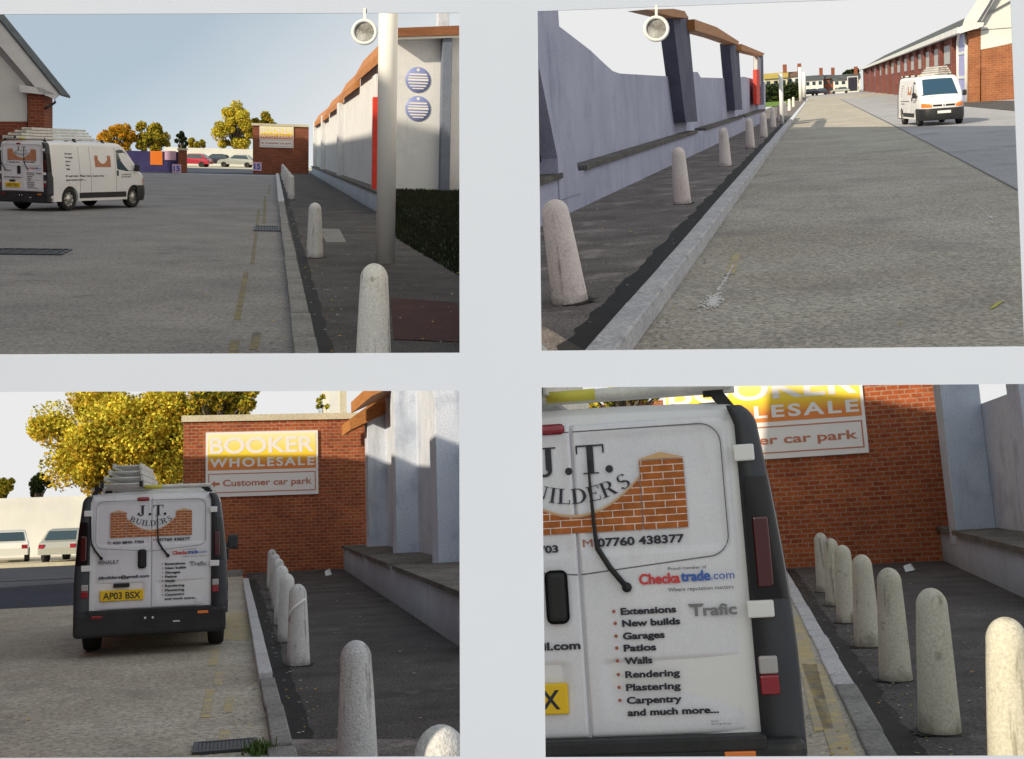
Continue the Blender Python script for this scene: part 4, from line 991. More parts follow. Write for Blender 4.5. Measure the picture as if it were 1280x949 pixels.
for i, (x, y) in enumerate([(.752, 9.2), (.67, 20.5), (.62, 46), (.61, 53), (.60, 60), (.6, 68), (.58, 77), (.58, 86)]):
    lab = ['nearest bollard cut off by the bottom edge of the upper left picture', 'second bollard standing alone beside the light slab, upper left picture'][i] if i < 2 else 'far bollard in the bunched row, ' + ORD[i] + ' from the front, upper left picture'
    bollard(W, x, y, lab, BG1, s=1.05)
# white pole
solo(W, 'white_pole', MB().tube([(0, 0, -.05), (0, 0, 6.2)], .155, 28), M['white'], 'thick white painted pole on the pavement between the bollards and the grass', 'pole', base=(1.78, 19.6, 0))
# patches
solo(W, 'concrete_slab', MB().sheet(quad(W, (408, 303), (433, 303), (424, 286), (398, 286), .006)), M['kerb'], 'square pale concrete slab let into the pavement behind the second bollard', 'slab')
solo(W, 'access_cover', MB().add([*quad(W, (492, 424), (590, 428), (570, 378), (488, 372), .008)], [(0, 1, 2, 3)]), mottled('cover_red', (.05, .02, .02), (.075, .03, .028), 2, .9, 50, .5), 'rust red cover sunk in the pavement at the right of the nearest bollard', 'cover')
mb = MB()
for q in [((288, 425), (300, 425), (297, 445), (284, 445)), ((316, 415), (326, 415), (322, 437), (311, 437)), ((330, 245), (333, 245), (332, 280), (328, 280)), ((322, 262), (325, 262), (318, 330), (313, 330)), ((336, 232), (338, 232), (337, 243), (335, 243)), ((305, 340), (311, 340), (300, 400), (292, 400))]:
    mb.sheet(quad(W, *q, RD1 + .004))
solo(W, 'yellow_line', mb, M['yline2'], kind='structure')
drain(W, ((317, 289), (349, 289), (348, 283), (320, 283)), RD1 + .005, 'dark drain grate against the kerb in the upper left picture', 8)
drain(W, ((-25, 318), (22, 311), (30, 305), (-10, 306)), RD1 + .005, 'dark patch of grating on the road at the left edge', 6)
# blue/white building
YF = 38.5
t = thing(W, 'rendered_building', 'white rendered building with blue grey piers, timber eaves and two round blue signs', 'building', (0, 0, 0))
XL = 3.45
ztf = P(530, 44, YF).z
x_r = P(592, 100, YF).x
part(t, 'wall', MB().box(XL, x_r, YF, YF + .4, 0, ztf), M['paleblue'])
part(t, 'wall', MB().box(XL, XL + .5, YF + .405, 103, .3, 4.35), M['paleblue'])
for yy in (YF + .5, 62, 84, 101):
    part(t, 'pier', MB().bbox(3.16, XL + .01, yy, yy + 1.3, .3, 4.3, .02), M['paleblue'])
a, b = P(553, 100, YF - .5), P(565, 100, YF - .5)
part(t, 'pier', MB().bbox(a.x, b.x, YF - .45, YF, 0, P(555, 46, YF).z, .02), M['pierblue'])
a2, b2 = P(548, 16, YF), P(562, 16, YF)
part(t, 'chimney_pier', MB().bbox(a2.x, b2.x, YF + .05, YF + .5, ztf - .3, P(555, 0, YF).z, .02), M['bluewall'])
f0, f1 = P(494, 46, YF), P(600, 33, YF)
fa = part(t, 'fascia', MB().prism([P(493, 46, YF - .6), P(600, 43, YF - .6), P(600, 31, YF - .6), P(493, 35, YF - .6)], (0, .6, 0)), M['timber_dk'])
part(t, 'fascia_lining', MB().prism([P(493, 49, YF - .55), P(600, 46, YF - .55), P(600, 43.5, YF - .55), P(493, 46.5, YF - .55)], (0, .5, 0)), M['whitewall'])
part(t, 'plinth', MB().box(3.08, XL + .3, YF - 2.2, 103, -.1, .58), M['plinthblue'])
part(t, 'ledge', MB().box(3.02, XL, YF - 2.2, 103, .583, .66), M['ledge'])
for (y0, y1, dz) in ((38.47, 50, .42), (50.5, 62, .15), (62.5, 78, -.1), (79, 101, -.3)):
    zo = 4.2 + dz
    part(t, 'timber_eaves', MB().add([(3.22, y0, zo), (3.22, y1, zo), (XL + .1, y1, zo + .25), (XL + .1, y0, zo + .25), (3.22, y0, zo + .3), (3.22, y1, zo + .3), (XL + .1, y1, zo + .9), (XL + .1, y0, zo + .9)], [(0, 1, 2, 3), (4, 5, 6, 7), (0, 1, 5, 4), (0, 3, 7, 4), (1, 2, 6, 5)]), M['timber'])
    part(t, 'upper_wall', MB().box(XL + .003, XL + .4, max(y0, YF + .41), y1 + .4, 4.353, zo + .42), M['paleblue'])
part(t, 'red_post', MB().bbox(3.06, 3.3, YF + .05, YF + .45, .66, 3.55, .01), M['postred'])
for k_, (cy, lab) in enumerate(((100, 'upper round blue notice on the white wall'), (136, 'lower round blue notice on the white wall, touching the shadow line'))):
    c = P(522.5, cy, YF); t = thing(W, 'round_notice', lab, 'sign', (c.x, YF - .012, c.z), group='round blue notices')
    part(t, 'disc', MB().lathe([(0, -.012), (.39, -.012), (.4, 0)], 36, axis='y'), M['sign_blue'])
    mb = MB().lathe([(0, -.016), (.05, -.016)], 14, (0, 0, .31), 'y')
    for r_, wd, hh in ((.17, .28, .05), (.08, .31, .04), (.0, .33, .06), (-.1, .31, .04), (-.19, .26, .04), (-.27, .18, .03)):
        mb.box(-wd, wd, -.017, -.013, r_ - hh / 2, r_ + hh / 2)
    part(t, 'white_lines', mb, M['sign_white'])
# grass bank
gp = [W.g(486, 268), W.g(498, 300), W.g(535, 322), W.g(585, 352)]
zb = P(530, 238, YF).z
vs = [Vector((3.1, 36.4, .0)), gp[1], gp[2], gp[3], Vector((x_r, YF, zb)), Vector((XL + .02, YF, zb)), Vector((3.3, 37.5, zb * .9))]
cen = (W.g(545, 300) + Vector((0, 0, .12)))
mb = MB().add([*vs, cen], [(7, i, (i + 1) % 7) for i in range(7)])
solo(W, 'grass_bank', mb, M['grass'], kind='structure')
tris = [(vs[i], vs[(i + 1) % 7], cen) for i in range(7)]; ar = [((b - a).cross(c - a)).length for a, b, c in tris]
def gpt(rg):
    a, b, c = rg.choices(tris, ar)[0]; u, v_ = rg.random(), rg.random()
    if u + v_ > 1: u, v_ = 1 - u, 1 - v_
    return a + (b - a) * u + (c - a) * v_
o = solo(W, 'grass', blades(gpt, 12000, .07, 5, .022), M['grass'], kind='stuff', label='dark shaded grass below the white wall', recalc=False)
# far brick wall and sign
YB = 103.0
a, b = P(316, 190, YB), P(386, 156, YB)
t = thing(W, 'brick_building', 'brick wall at the end of the road in the upper left picture', 'building', (a.x, YB, 0))
part(t, 'wall', MB().box(0, b.x - a.x, 0, 6, -.2, P(350, 158, YB).z), M['brick_far'])
part(t, 'coping', MB().box(-.1, b.x - a.x, -.1, 6, P(350, 158, YB).z + .003, P(350, 155, YB).z), M['coping'])
a, b = P(324.5, 184, YB), P(367, 158.5, YB)
booker(W, a.x, b.x, a.z, b.z, YB - .01, 'small far wholesale sign on the brick wall in the upper left picture')
def small_notice(px, py, Y, lab):
    a, b = P(px - 5.5, py + 5.5, Y), P(px + 5.5, py - 5.5, Y); t = thing(W, 'speed_notice', lab, 'sign', (a.x, Y - .03, a.z), group='square speed notices')
    w_ = b.x - a.x; part(t, 'panel', MB().box(0, w_, -.03, 0, 0, w_), M['pink']); mb = MB(); put_text(mb, '15', w_ / 2, w_ * .2, w_ * .75, w_ * .6, .05, -.033, center=True); part(t, 'digits', mb, M['inkblue'], recalc=False)
small_notice(321.5, 208, YB, 'square white speed notice at the foot of the far brick wall')
small_notice(221, 210.5, 99, 'square white speed notice beside the brick gate pier')
# gate pier, purple fence
a, b = P(223, 216, 100), P(233, 188, 100)
t = thing(W, 'gate_pier', 'dark red brick gate pier under the conifer', 'pier', (a.x, 100, 0)); part(t, 'shaft', MB().box(0, b.x - a.x, 0, .7, -.15, b.z), M['brick_far']); part(t, 'cap', MB().box(-.07, b.x - a.x + .07, -.07, .77, b.z + .002, b.z + .15), M['coping'])
a, b = P(150, 216, 101), P(223, 190, 101)
t = thing(W, 'purple_hoarding', 'dark purple hoarding behind the front of the van with an orange poster', 'fence', (a.x, 101, 0)); part(t, 'boards', MB().box(0, b.x - a.x, 0, .1, -.2, b.z), M['purple'])
c, d = P(188, 206, 101), P(203, 189, 101); part(t, 'poster', MB().box(c.x - a.x, d.x - a.x, -.04, 0, c.z, d.z), M['amber']); c, d = P(206, 200, 101), P(220, 189, 101); part(t, 'poster', MB().box(c.x - a.x, d.x - a.x, -.04, 0, c.z, d.z), M['pink'])
# white wall, car park
a, b = P(205, 190, 150), P(320, 187, 150)
solo(W, 'boundary_wall', MB().box(0, b.x - a.x, 0, .5, -.3, b.z), M['whitewall'], 'long white boundary wall beyond the gate in the upper left picture', 'wall', base=(a.x, 150, 0))
solo(W, 'car_park', MB().sheet([(-40, 97, RD1 + .01), (5, 97, RD1 + .01), (5, 128, RD1 + .01), (-60, 128, RD1 + .01)]), M['tarmac_blue'], kind='structure')
solo(W, 'far_car_park', MB().sheet([(-60, 128, RD1 + .02), (5, 128, RD1 + .02), (5, 152, RD1 + .02), (-70, 152, RD1 + .02)]), M['lot_pale'], kind='structure')
CG = 'cars in the far car park, upper left picture'
car(W, (P(240, 203, 135).x, 135, RD1), R(75), M['carred'], 'dark red car beyond the brick gate pier', CG)
car(W, (P(268, 203, 142).x, 142, RD1), R(85), M['cardark'], 'dark car in the far car park left of the silver one', CG)
car(W, (P(296, 203, 140).x, 140, RD1), R(80), M['carsilver'], 'silver car by the white wall just left of the far brick wall', CG)
def T1(nm, lab, px, py, rxp, rzp, Y, mats, n, seed, lumps=22, size=.22):
    n = int(n * 2); size *= .7
    c = P(px, py, Y); s_ = Y / FPX
    tree(W, nm, lab, (c.x, Y, 0), c.z, 0, c.z, rxp * s_, rzp * s_, rxp * s_ * .6, n, size, mats, lumps=lumps, seed=seed, trunk_r=.3, group='autumn trees behind the car park')
T1('autumn_tree', 'bright orange tree behind the front of the van', 146, 172, 24, 19, 158, [M['lf_orange'], M['lf_gold'], M['lf_olive']], 7000, 21, 34, .2)
T1('autumn_tree', 'olive and gold rounded tree right of the orange one', 191, 172, 24, 22, 158, [M['lf_olive'], M['lf_gold'], M['lf_green']], 7000, 22, 34, .2)
T1('autumn_tree', 'tall golden tree left of the far brick wall', 294, 160, 31, 36, 170, [M['lf_yel'], M['lf_olive'], M['lf_gold']], 12000, 23, 50, .2)
T1('autumn_tree', 'olive tree half behind the far brick wall', 326, 155, 20, 20, 172, [M['lf_olive'], M['lf_gold'], M['lf_green']], 6000, 24, 30, .2)
T1('autumn_tree', 'low olive tree right of the conifer', 246, 182, 15, 9, 168, [M['lf_olive'], M['lf_green'], M['lf_gold']], 3500, 25, 20, .2)
T1('conifer', 'dark pointed conifer above the gate pier', 227, 177, 8, 13, 120, [M['lf_dark'], M['lf_dark'], M['lf_green']], 2500, 26, 16, .16)
# gable building at the left
YG = 50.0
t = thing(W, 'gabled_building', 'white gabled building with brick corner pier at the left of the upper left picture', 'building', (0, YG, 0))
def PG(px, py, dy=0): q = P(px, py, YG + dy); return (q.x, dy, q.z)
part(t, 'gable_wall', MB().prism([PG(-140, 152), PG(34, 152), PG(34, 96), PG(0, 58), PG(-60, -10), PG(-140, -40)], (0, 1.6, 0)), M['whitewall'])
part(t, 'brick_base', MB().prism([PG(-140, 270), PG(34, 270), PG(34, 152.5), PG(-140, 152.5)], (0, 1.6, 0)), M['brick_far'])
part(t, 'brick_pier', MB().prism([PG(35, 270, -.25), PG(55, 270, -.25), PG(55, 119, -.25), PG(35, 117, -.25)], (0, 1.85, 0)), M['brick_far'])
part(t, 'barge_board', MB().prism([PG(-60, -45, -.5), PG(75, 118, -.5), PG(68, 124, -.5), PG(50, 116, -.5), PG(-66, -20, -.5)], (0, .12, 0)), M['fascia'])
part(t, 'soffit', MB().add([PG(-62, -22, -.38), PG(52, 114, -.38), PG(34, 108, 0), PG(-62, 0, 0)], [(0, 1, 2, 3)]), M['soffit'])
part(t, 'eaves_box', MB().prism([PG(24, 106, -.5), PG(52, 110, -.5), PG(69, 118, -.5), PG(52, 118, -.5), PG(25, 115, -.5)], (0, .9, 0)), M['fascia'])
part(t, 'roof', MB().prism([PG(-60, -50, -.55), PG(76, 117, -.55), PG(76, 120, -.55), PG(-60, -46, -.55)], (0, 2.2, 0)), M['slate'])
part(t, 'gutter_pipe', MB().tube([PG(68, 121, -.3), PG(69, 128, -.3), PG(62, 133, -.2), PG(56, 136, -.1)], .05, 8), M['slate'])

# ================================================================== UPPER RIGHT VIEW (W2)
W = W2; RD2 = -.17
def P(px, py, Y): return W.onY(px, py, Y)
e1, e2 = W.g(1108, 152, RD2), W.g(1290, 246, RD2)
solo(W, 'road', MB().sheet([(-1.5, 7.95, RD2), (4.1, 7.95, RD2), (40, 130, RD2), (40, 220, RD2), (-1.5, 220, RD2)]), M['road2'], kind='structure')
e0 = W.g(1050, 124, RD2)
solo(W, 'forecourt', MB().sheet([(e0.x, e0.y, RD2 + .006), (e1.x, e1.y, RD2 + .006), (e2.x, e2.y, RD2 + .006), (e2.x + 5, e2.y + 12, RD2 + .006), (39, 125, RD2 + .006), (e0.x + 14, e0.y + 20, RD2 + .006)]), M['road2b'], kind='structure')
solo(W, 'road_joint', MB().add([(*W.g(x, y, RD2 + .01).to_tuple(),) for x, y in ((1050, 123.5), (1108, 151.5), (1190, 193), (1290, 245), (1290, 247.5), (1190, 194.6), (1108, 152.7), (1050, 124))], [(0, 1, 6, 7), (1, 2, 5, 6), (2, 3, 4, 5)]), M['pillar'], kind='structure')
solo(W, 'pavement', MB().sheet([(-2.0, 7.6, 0), (-1.6, 7.6, 0), (-1.6, 220, 0), (-4.6, 220, 0), (-4.6, 17.5, 0)]), M['pave2'], kind='structure')
ys = [7.9, 12.4, 17.2, 24, 34, 50, 70]
for i, (a, b) in enumerate(zip(ys, ys[1:])):
    kerb_piece(W, -1.64, -1.42, a, b - .03, -.25, .02, M['kerb_blue'], 'pale kerb at the pavement edge, upper right picture', 'kerb lengths of the upper right picture')
solo(W, 'tar_strip', rough_sheet(lambda y: (-1.86, -1.63), 7.6, 70, .004, 90, .035, 9), M['tar'], kind='structure', recalc=False)
BG2 = 'concrete bollards in the upper right picture'
for i, (x, y, ln_) in enumerate([(713, 378, 6), (853, 255, 2), (907, 208, 1.5), (938, 186, 1), (955, 172, .5), (966.5, 160, 0), (975, 152, 0), (981, 146, 0), (987, 139, 0), (992, 134, 0)]):
    p = W.g(x, y); bollard(W, p.x, p.y, ['nearest leaning bollard at the lower left corner of the upper right picture', 'second bollard along the kerb, pinkish, upper right picture', 'third bollard along the kerb, upper right picture'][i] if i < 3 else 'bollard along the pavement edge, ' + ORD[i] + ' from the front, upper right picture', BG2, BP, lean=ln_, s=1.18 if i == 0 else 1.08)
# shaded lower part of a taller wall, with posts: its own plane
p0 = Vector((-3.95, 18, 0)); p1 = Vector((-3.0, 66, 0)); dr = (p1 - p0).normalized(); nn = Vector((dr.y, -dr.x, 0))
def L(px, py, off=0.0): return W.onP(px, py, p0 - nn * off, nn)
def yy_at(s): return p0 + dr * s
t = thing(W, 'shade_edge_wall', 'rendered wall built up to its shadow edge only, with posts and timber rail, upper right picture', 'wall', (0, 0, 0))
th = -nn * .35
pts = [(640, 330), (640, -40), (694, -40), (695, 14), (699, 33), (716, 46), (738, 63), (756, 80), (766, 89), (775, 92), (843, 96), (862, 90), (872, 90), (876, 97), (914, 98), (930, 96), (946, 100), (957, 103), (957, 149), (926, 158), (880, 176), (812, 203), (728, 239)]  # top traces the shadow edge of a taller wall; sky replaces the sunlit part
part(t, 'shaded_wall_part', MB().prism([L(*q, .3) for q in pts], th), M['lavwall'])
# plinth
bpts = [(640, 330 - 56), (728, 239), (812, 203), (880, 176), (926, 158), (957, 146), (957, 134), (926, 140.5), (872, 153.5), (840, 162), (728, 193), (640, 218)]
bl = [L(*q, 0) for q in bpts]
g0, g1 = W.g(640, 281), W.g(957, 146)
s0, s1 = (L(640, 218) - p0).dot(dr), (L(957, 134) - p0).dot(dr)
s0, s1 = min(s0, s1), max(s0, s1); s0 = max(s0, -7)
a, b = yy_at(s0), yy_at(s1)
part(t, 'plinth', MB().prism([(a.x, a.y, -.2), (b.x, b.y, -.2), (b.x, b.y, .60), (a.x, a.y, .60)], -nn * .32), M['lavwall'])
mb = MB()
def seg(px0, px1):
    a, b = L(px0, 180), L(px1, 180); q = [a + nn * .06, b + nn * .06, b - nn * .3, a - nn * .3]; q = [Vector((v.x, v.y, .603)) for v in q]; mb.prism(q, (0, 0, .085))
seg(728, 871); seg(881, 928); seg(932, 957); seg(650, 697)
part(t, 'ledge', mb, M['ledge'])
# buttress strip at left and piers
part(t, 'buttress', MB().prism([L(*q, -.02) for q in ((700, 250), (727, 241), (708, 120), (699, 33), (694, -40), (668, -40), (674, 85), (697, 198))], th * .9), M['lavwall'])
part(t, 'dark_doorway', MB().prism([L(*q, .26) for q in ((640, 212), (696, 197), (674, 85), (640, 60))], nn * .02), M['purple'])
part(t, 'post', MB().prism([L(*q, -.03) for q in ((857, 153), (872, 152), (860, 20), (841, 22))], th * 1.1), M['postdark'])
part(t, 'post', MB().prism([L(*q, -.03) for q in ((919, 138), (928, 137), (923, 52), (912, 54))], th * 1.1), M['postdark'])
part(t, 'post', MB().prism([L(*q, -.03) for q in ((951, 131), (955, 131), (954, 66), (951, 66))], th * 1.1), M['postdark'])
part(t, 'post', MB().prism([L(*q, .0) for q in ((947, 131), (948, 131), (948, 66), (946.6, 66))], th * .5), M['kerb_blue'])
part(t, 'red_post', MB().prism([L(*q, -.05) for q in ((946, 131), (950.5, 131), (949.5, 87), (945.5, 87))], th * .5), M['postred'])
for q in (((808, 12), (841, 21), (861, 23), (856, 14), (842, 11)), ((869, 38), (868, 24), (896, 34), (924, 52), (922, 56), (896, 46)), ((927, 63), (927, 55), (956, 67), (953, 70))):
    part(t, 'timber_rail', MB().prism([L(*p_, -.25) for p_ in q], th * 1.2), M['timber'])
pw = W.g(735, 240)
solo(W, 'weed', blades(lambda rg: (rg.gauss(0, .12), rg.gauss(0, .8), 0), 500, .18, 14, .02), M['weed'], 'green weeds at the foot of the lavender wall near the nearest bollard', 'plant', base=(pw.x + .05, pw.y, 0), recalc=False)
# splash and marks on the road
p = W.g(891, 378, RD2); solo(W, 'paint_splash', splat(0, 0, .11, .55, RD2 + .008, 900, .012, 2), M['wsplash'], 'white splash of paint on the road near the kerb', 'paint mark', base=(p.x, p.y, 0), recalc=False)
p = W.g(1238, 272, RD2); solo(W, 'paint_splash', splat(0, 0, .08, .5, RD2 + .008, 130, .010, 5), M['wsplash'], 'small faint white splash on the road at the right', 'paint mark', base=(p.x, p.y, 0), recalc=False)
solo(W, 'yellow_dash', MB().sheet(quad(W, (906, 343), (918, 343), (926, 317), (916, 317), RD2 + .005)), M['yline'], 'short worn yellow dash on the road above the splash', 'road mark')
solo(W, 'yellow_leaf', MB().sheet(quad(W, (1236, 387), (1244, 384), (1256, 375), (1244, 379), RD2 + .01)), plain('yellow_leaf', (.45, .42, .02), .6), 'yellow green leaf on the road at the lower right of the upper right picture', 'leaf')
# warehouse along the right
XF = W.g(1213, 128, RD2).x; YN = W.g(1213, 128, RD2).y
XF2 = XF
t = thing(W, 'brick_warehouse', 'long brick warehouse with slate roof and white gable, right of the upper right picture', 'building', (0, 0, 0))
def F(px, py): return W.onX(px, py, XF)
zE = F(1203, 43).z; yend = F(1079, 100).y
print('warehouse', XF, YN, zE, yend)
yend = min(yend, 420)
part(t, 'wall', MB().box(XF, XF + 6, YN + .5, yend, -.3, zE), M['brick_shaded'])
npil = 13
for i in range(npil):
    f = i / (npil - 1); px_ = 1196 - (1196 - 1083) * (f ** .8); y = F(px_, 100).y
    if y < yend: part(t, 'pilaster', MB().box(XF - .35, XF - .002, y, y + max(1.2, (y - YN) * .03 + 1.2), -.3, zE - .15), M['brick_shaded'])
    px2 = px_ - 6 * (1 - f) - 1.5; y2, y3 = F(px2 + 1 - f, 100).y, F(px2 - 6 * (1 - f) - 1.0, 100).y
    if y3 < yend:
        fr_ = part(t, 'window', MB().box(XF - .08, XF - .003, y2, y3, zE * .58, zE - .5), M['glass_blue'] if i % 3 == 5 else M['soffit'])
part(t, 'gutter', MB().box(XF - .9, XF - .5, YN - .3, yend, zE - .05, zE + .35), M['fascia'])
ridge = W.onX(1212, 20, XF + 5); zr = ridge.z
part(t, 'roof', MB().add([(XF - .55, YN - .2, zE + .3), (XF - .55, yend, zE + .3), (XF + 5, yend, zr), (XF + 5, YN - .2, zr)], [(0, 1, 2, 3)]).box(XF - .5, XF + 5, YN, yend, zE + .003, zE + .06), M['slate'])
# near end: pier, door, gable
YQ = YN
def Q(px, py, dy=0): q = P(px, py, YQ + dy); return q
part(t, 'corner_pier', MB().prism([Q(1211, 132), Q(1225, 132), Q(1226, 35), Q(1211, 38)], (0, 1.2, 0)), M['brick_sunlit'])
d0, d1 = F(1211, 100).y, F(1201, 100).y
mb = MB(); dd = []; zc = F(1206, 66).z; cy_ = (d0 + d1) / 2; rr_ = (d1 - d0) / 2
dd = [(XF - .12, d0, -.2), (XF - .12, d1, -.2)] + [(XF - .12, cy_ + rr_ * math.cos(R(a_)), zc + 1.6 * math.sin(R(a_))) for a_ in range(0, 181, 15)]
dr_ = part(t, 'arched_door', MB().prism(dd, (.1, 0, 0)), M['door_purple'])
mb = MB(); arcp = [(XF - .16, cy_ + (rr_ + .15) * math.cos(R(a_)), zc + 1.8 * math.sin(R(a_))) for a_ in range(0, 181, 10)]
mb.tube([(XF - .16, d1 + .15, -.2)] + arcp + [(XF - .16, d0 - .15, -.2)], .16, 6)
mb.box(XF - .18, XF - .12, d0, d1, zc - .1, zc + .1).box(XF - .18, XF - .12, d0, d1, zc * .45, zc * .45 + .2)
part(dr_, 'frame', mb, M['fascia'])
part(t, 'gable_wall', MB().prism([Q(1226, 62), Q(1300, 48), Q(1300, -60), Q(1244, -40), Q(1228, -6), Q(1222, 26), Q(1226, 34)], (0, 1.0, 0)), M['whitewall'])
part(t, 'barge_board', MB().prism([Q(1200, 42, -.6), Q(1206, 24, -.6), Q(1226, -6, -.6), Q(1244, -40, -.6), Q(1258, -40, -.6), Q(1236, 4, -.6), Q(1221, 28, -.6), Q(1230, 28, -.6), Q(1229, 33, -.6)], (0, .2, 0)), M['fascia'])
part(t, 'soffit', MB().prism([Q(1221, 27, -.4), Q(1236, 4, -.4), Q(1254, -34, -.4), Q(1262, -30, -.4), Q(1236, 12, -.4), Q(1228, 26, -.4)], (0, .2, 0)), M['soffit'])
a = W.g(1226, 128, RD2)
solo(W, 'yard_wall', MB().prism([Q(1226.5, 131), Q(1300, 133), Q(1300, 46), Q(1226.5, 62)], (0, .5, 0)), M['brick_sunlit'], 'sunlit-toned brick yard wall with sloping top at the right edge of the upper right picture', 'wall')
solo(W, 'shaded_yard_strip', MB().sheet(quad(W, (1204, 133), (1300, 142), (1300, 126), (1204, 126), RD2 + .012)), M['pave1'], kind='structure')  # dark pavement sheet, shade beside the warehouse put into its tone
# far end of the road
YE = 210
def PE(px, py, Y=YE): return W.onY(px, py, Y)
solo(W, 'far_ground', MB().sheet([(-40, 215, RD2 - .02), (60, 215, RD2 - .02), (90, 420, RD2 - .02), (-60, 420, RD2 - .02)]), M['road2b'], kind='structure')
solo(W, 'lawn', MB().sheet([W.g(957, 134, .05), W.g(989, 131, .05), W.g(993, 119, .05), W.g(957, 119, .05)]), M['grass_lawn'], kind='structure')
def hedge(W, a, b, Y, depth, label, mats, n, size, seed):
    rg = random.Random(seed); t = thing(W, 'hedge', label, 'hedge', (a.x, Y, 0)); w_, h_ = b.x - a.x, b.z
    part(t, 'core', MB().bbox(.3, w_ - .3, .3, depth, -.3, h_ - .4, .2), M['lf_dark']); m = MB()
    for i in range(n):
        p = Vector((rg.uniform(0, w_), rg.uniform(0, depth), h_ * rg.uniform(.0, 1.0) + rg.gauss(0, .15))); u = Vector((rg.gauss(0, 1), rg.gauss(0, 1), rg.gauss(0, 1))).normalized(); v_ = u.orthogonal(); s = size * rg.uniform(.5, 1.3)
        m.add([p - u * s, p - v_ * s * .6, p + u * s, p + v_ * s * .6], [(0, 1, 2, 3)], rg.choice((0, 0, 1)))
    part(t, 'leaves', m, mats, recalc=False)
hedge(W, P(956, 120, 175), P(999, 105, 175), 175, 2.5, 'dark hedge behind the strip of bright grass', [M['lf_dark'], M['lf_green']], 3000, .25, 31)
def house(px0, px1, pyt, pyb, Y, wall, roof, lab, nwin=3, roofpx=4, nm='terraced_house', grp='houses at the far end of the road'):
    a, b = PE(px0, pyb, Y), PE(px1, pyt, Y); t = thing(W, nm, lab, 'house', (a.x, Y, 0), group=grp); w_ = b.x - a.x; h_ = b.z; zr_ = PE(px0, pyt - roofpx, Y).z
    part(t, 'wall', MB().box(0, w_, 0, 8, -.5, h_), wall)
    rf = part(t, 'roof', MB().prism([(-.2, -.4, h_ + .01), (-.2, 8.4, h_ + .01), (-.2, 4, zr_)], (w_ + .4, 0, 0)), roof)
    part(rf, 'chimney', MB().box(w_ * .8, w_ * .8 + .8, 3.5, 4.5, zr_ - 1, zr_ + 1.6), M['brick_far'])
    for r_ in range(2):
        for i in range(nwin):
            x = w_ * (i + .5) / nwin; z0 = h_ * (.14 + .5 * r_); part(t, 'window', MB().box(x - w_ / nwin * .25, x + w_ / nwin * .25, -.08, -.003, z0, z0 + h_ * .24), M['glass'])
house(956, 984, 97, 117, 260, M['coping'], mottled('roof_mustard', (.36, .27, .06), (.42, .33, .1), 1, .8, 5, .3), 'cream house with mustard roof behind the dark hedge', 3, 5)
house(984, 1000, 95, 117, 262, M['whitewall'], M['roof_brown'], 'narrow white house beside the mustard roofed one', 2, 5)
house(1006, 1029, 99, 118, 290, M['whitewall'], M['slate'], 'first white terraced house right of the tall white poles', 3)
house(1029, 1042, 98, 118, 292, M['brick_far'], M['slate'], 'dark brick terraced house between two white ones', 2)
house(1042, 1075, 98, 118, 290, M['whitewall'], M['slate'], 'wide white terraced house nearest the end of the warehouse', 4)
for i, (px_, col_, Y, lb) in enumerate(((967, 'carwhite', 205, 'white car parked by the hedge at the far left of the road end'), (1013, 'cardark', 270, 'dark car before the first white terraced house'), (1024, 'cardark', 270, 'dark car left of the terrace middle'), (1050, 'carsilver', 275, 'silver car before the wide white terraced house'))):
    car(W, (PE(px_, 118, Y).x, Y, RD2 - .02), R(90), M[col_], lb, 'cars at the far end of the road')
for (px_, pyt, pyb, Y, lb) in ((977.5, 92, 150, 62, 'white pole standing on the pavement before the grass'), (1001, 84, 124, 160, 'tall white pole left of the terraced houses'), (1005.5, 90, 122, 180, 'thin white pole close to the taller one')):
    b0 = W.onY(px_, pyb, Y); tp = W.onY(px_, pyt, Y)
    solo(W, 'white_post', MB().tube([(0, 0, -.3), (0, 0, tp.z)], .026 * Y / 20 + .02, 12), M['white'], lb, 'post', 'white posts at the far pavement', base=(b0.x, Y, 0))
c_ = PE(1064, 118, 300); t = thing(W, 'bus_shelter', 'dark upright shelter before the wide white terraced house', 'shelter', (c_.x - 1, 285, RD2)); part(t, 'panel', MB().box(0, 2, 0, .2, .3, 3.2), M['cardark']); part(t, 'frame', MB().box(-.15, 0, 0, 1.2, 0, 3.4).box(2, 2.15, 0, 1.2, 0, 3.4).box(-.15, 2.15, 0, 1.2, 3.4, 3.55), M['fascia'])
for (a_, b_, s_, lb) in ((1052, 1076, 41, 'dark treetops above the terrace beside the warehouse'),):
    c = PE((a_ + b_) / 2, 91, 330); tree(W, 'far_tree', lb, (c.x, 330, 0), c.z, 0, c.z, 13 * 330 / FPX, 4.5 * 330 / FPX, 2, 1500, .5, [M['lf_dark'], M['lf_green'], M['lf_dark']], lumps=14, seed=s_)

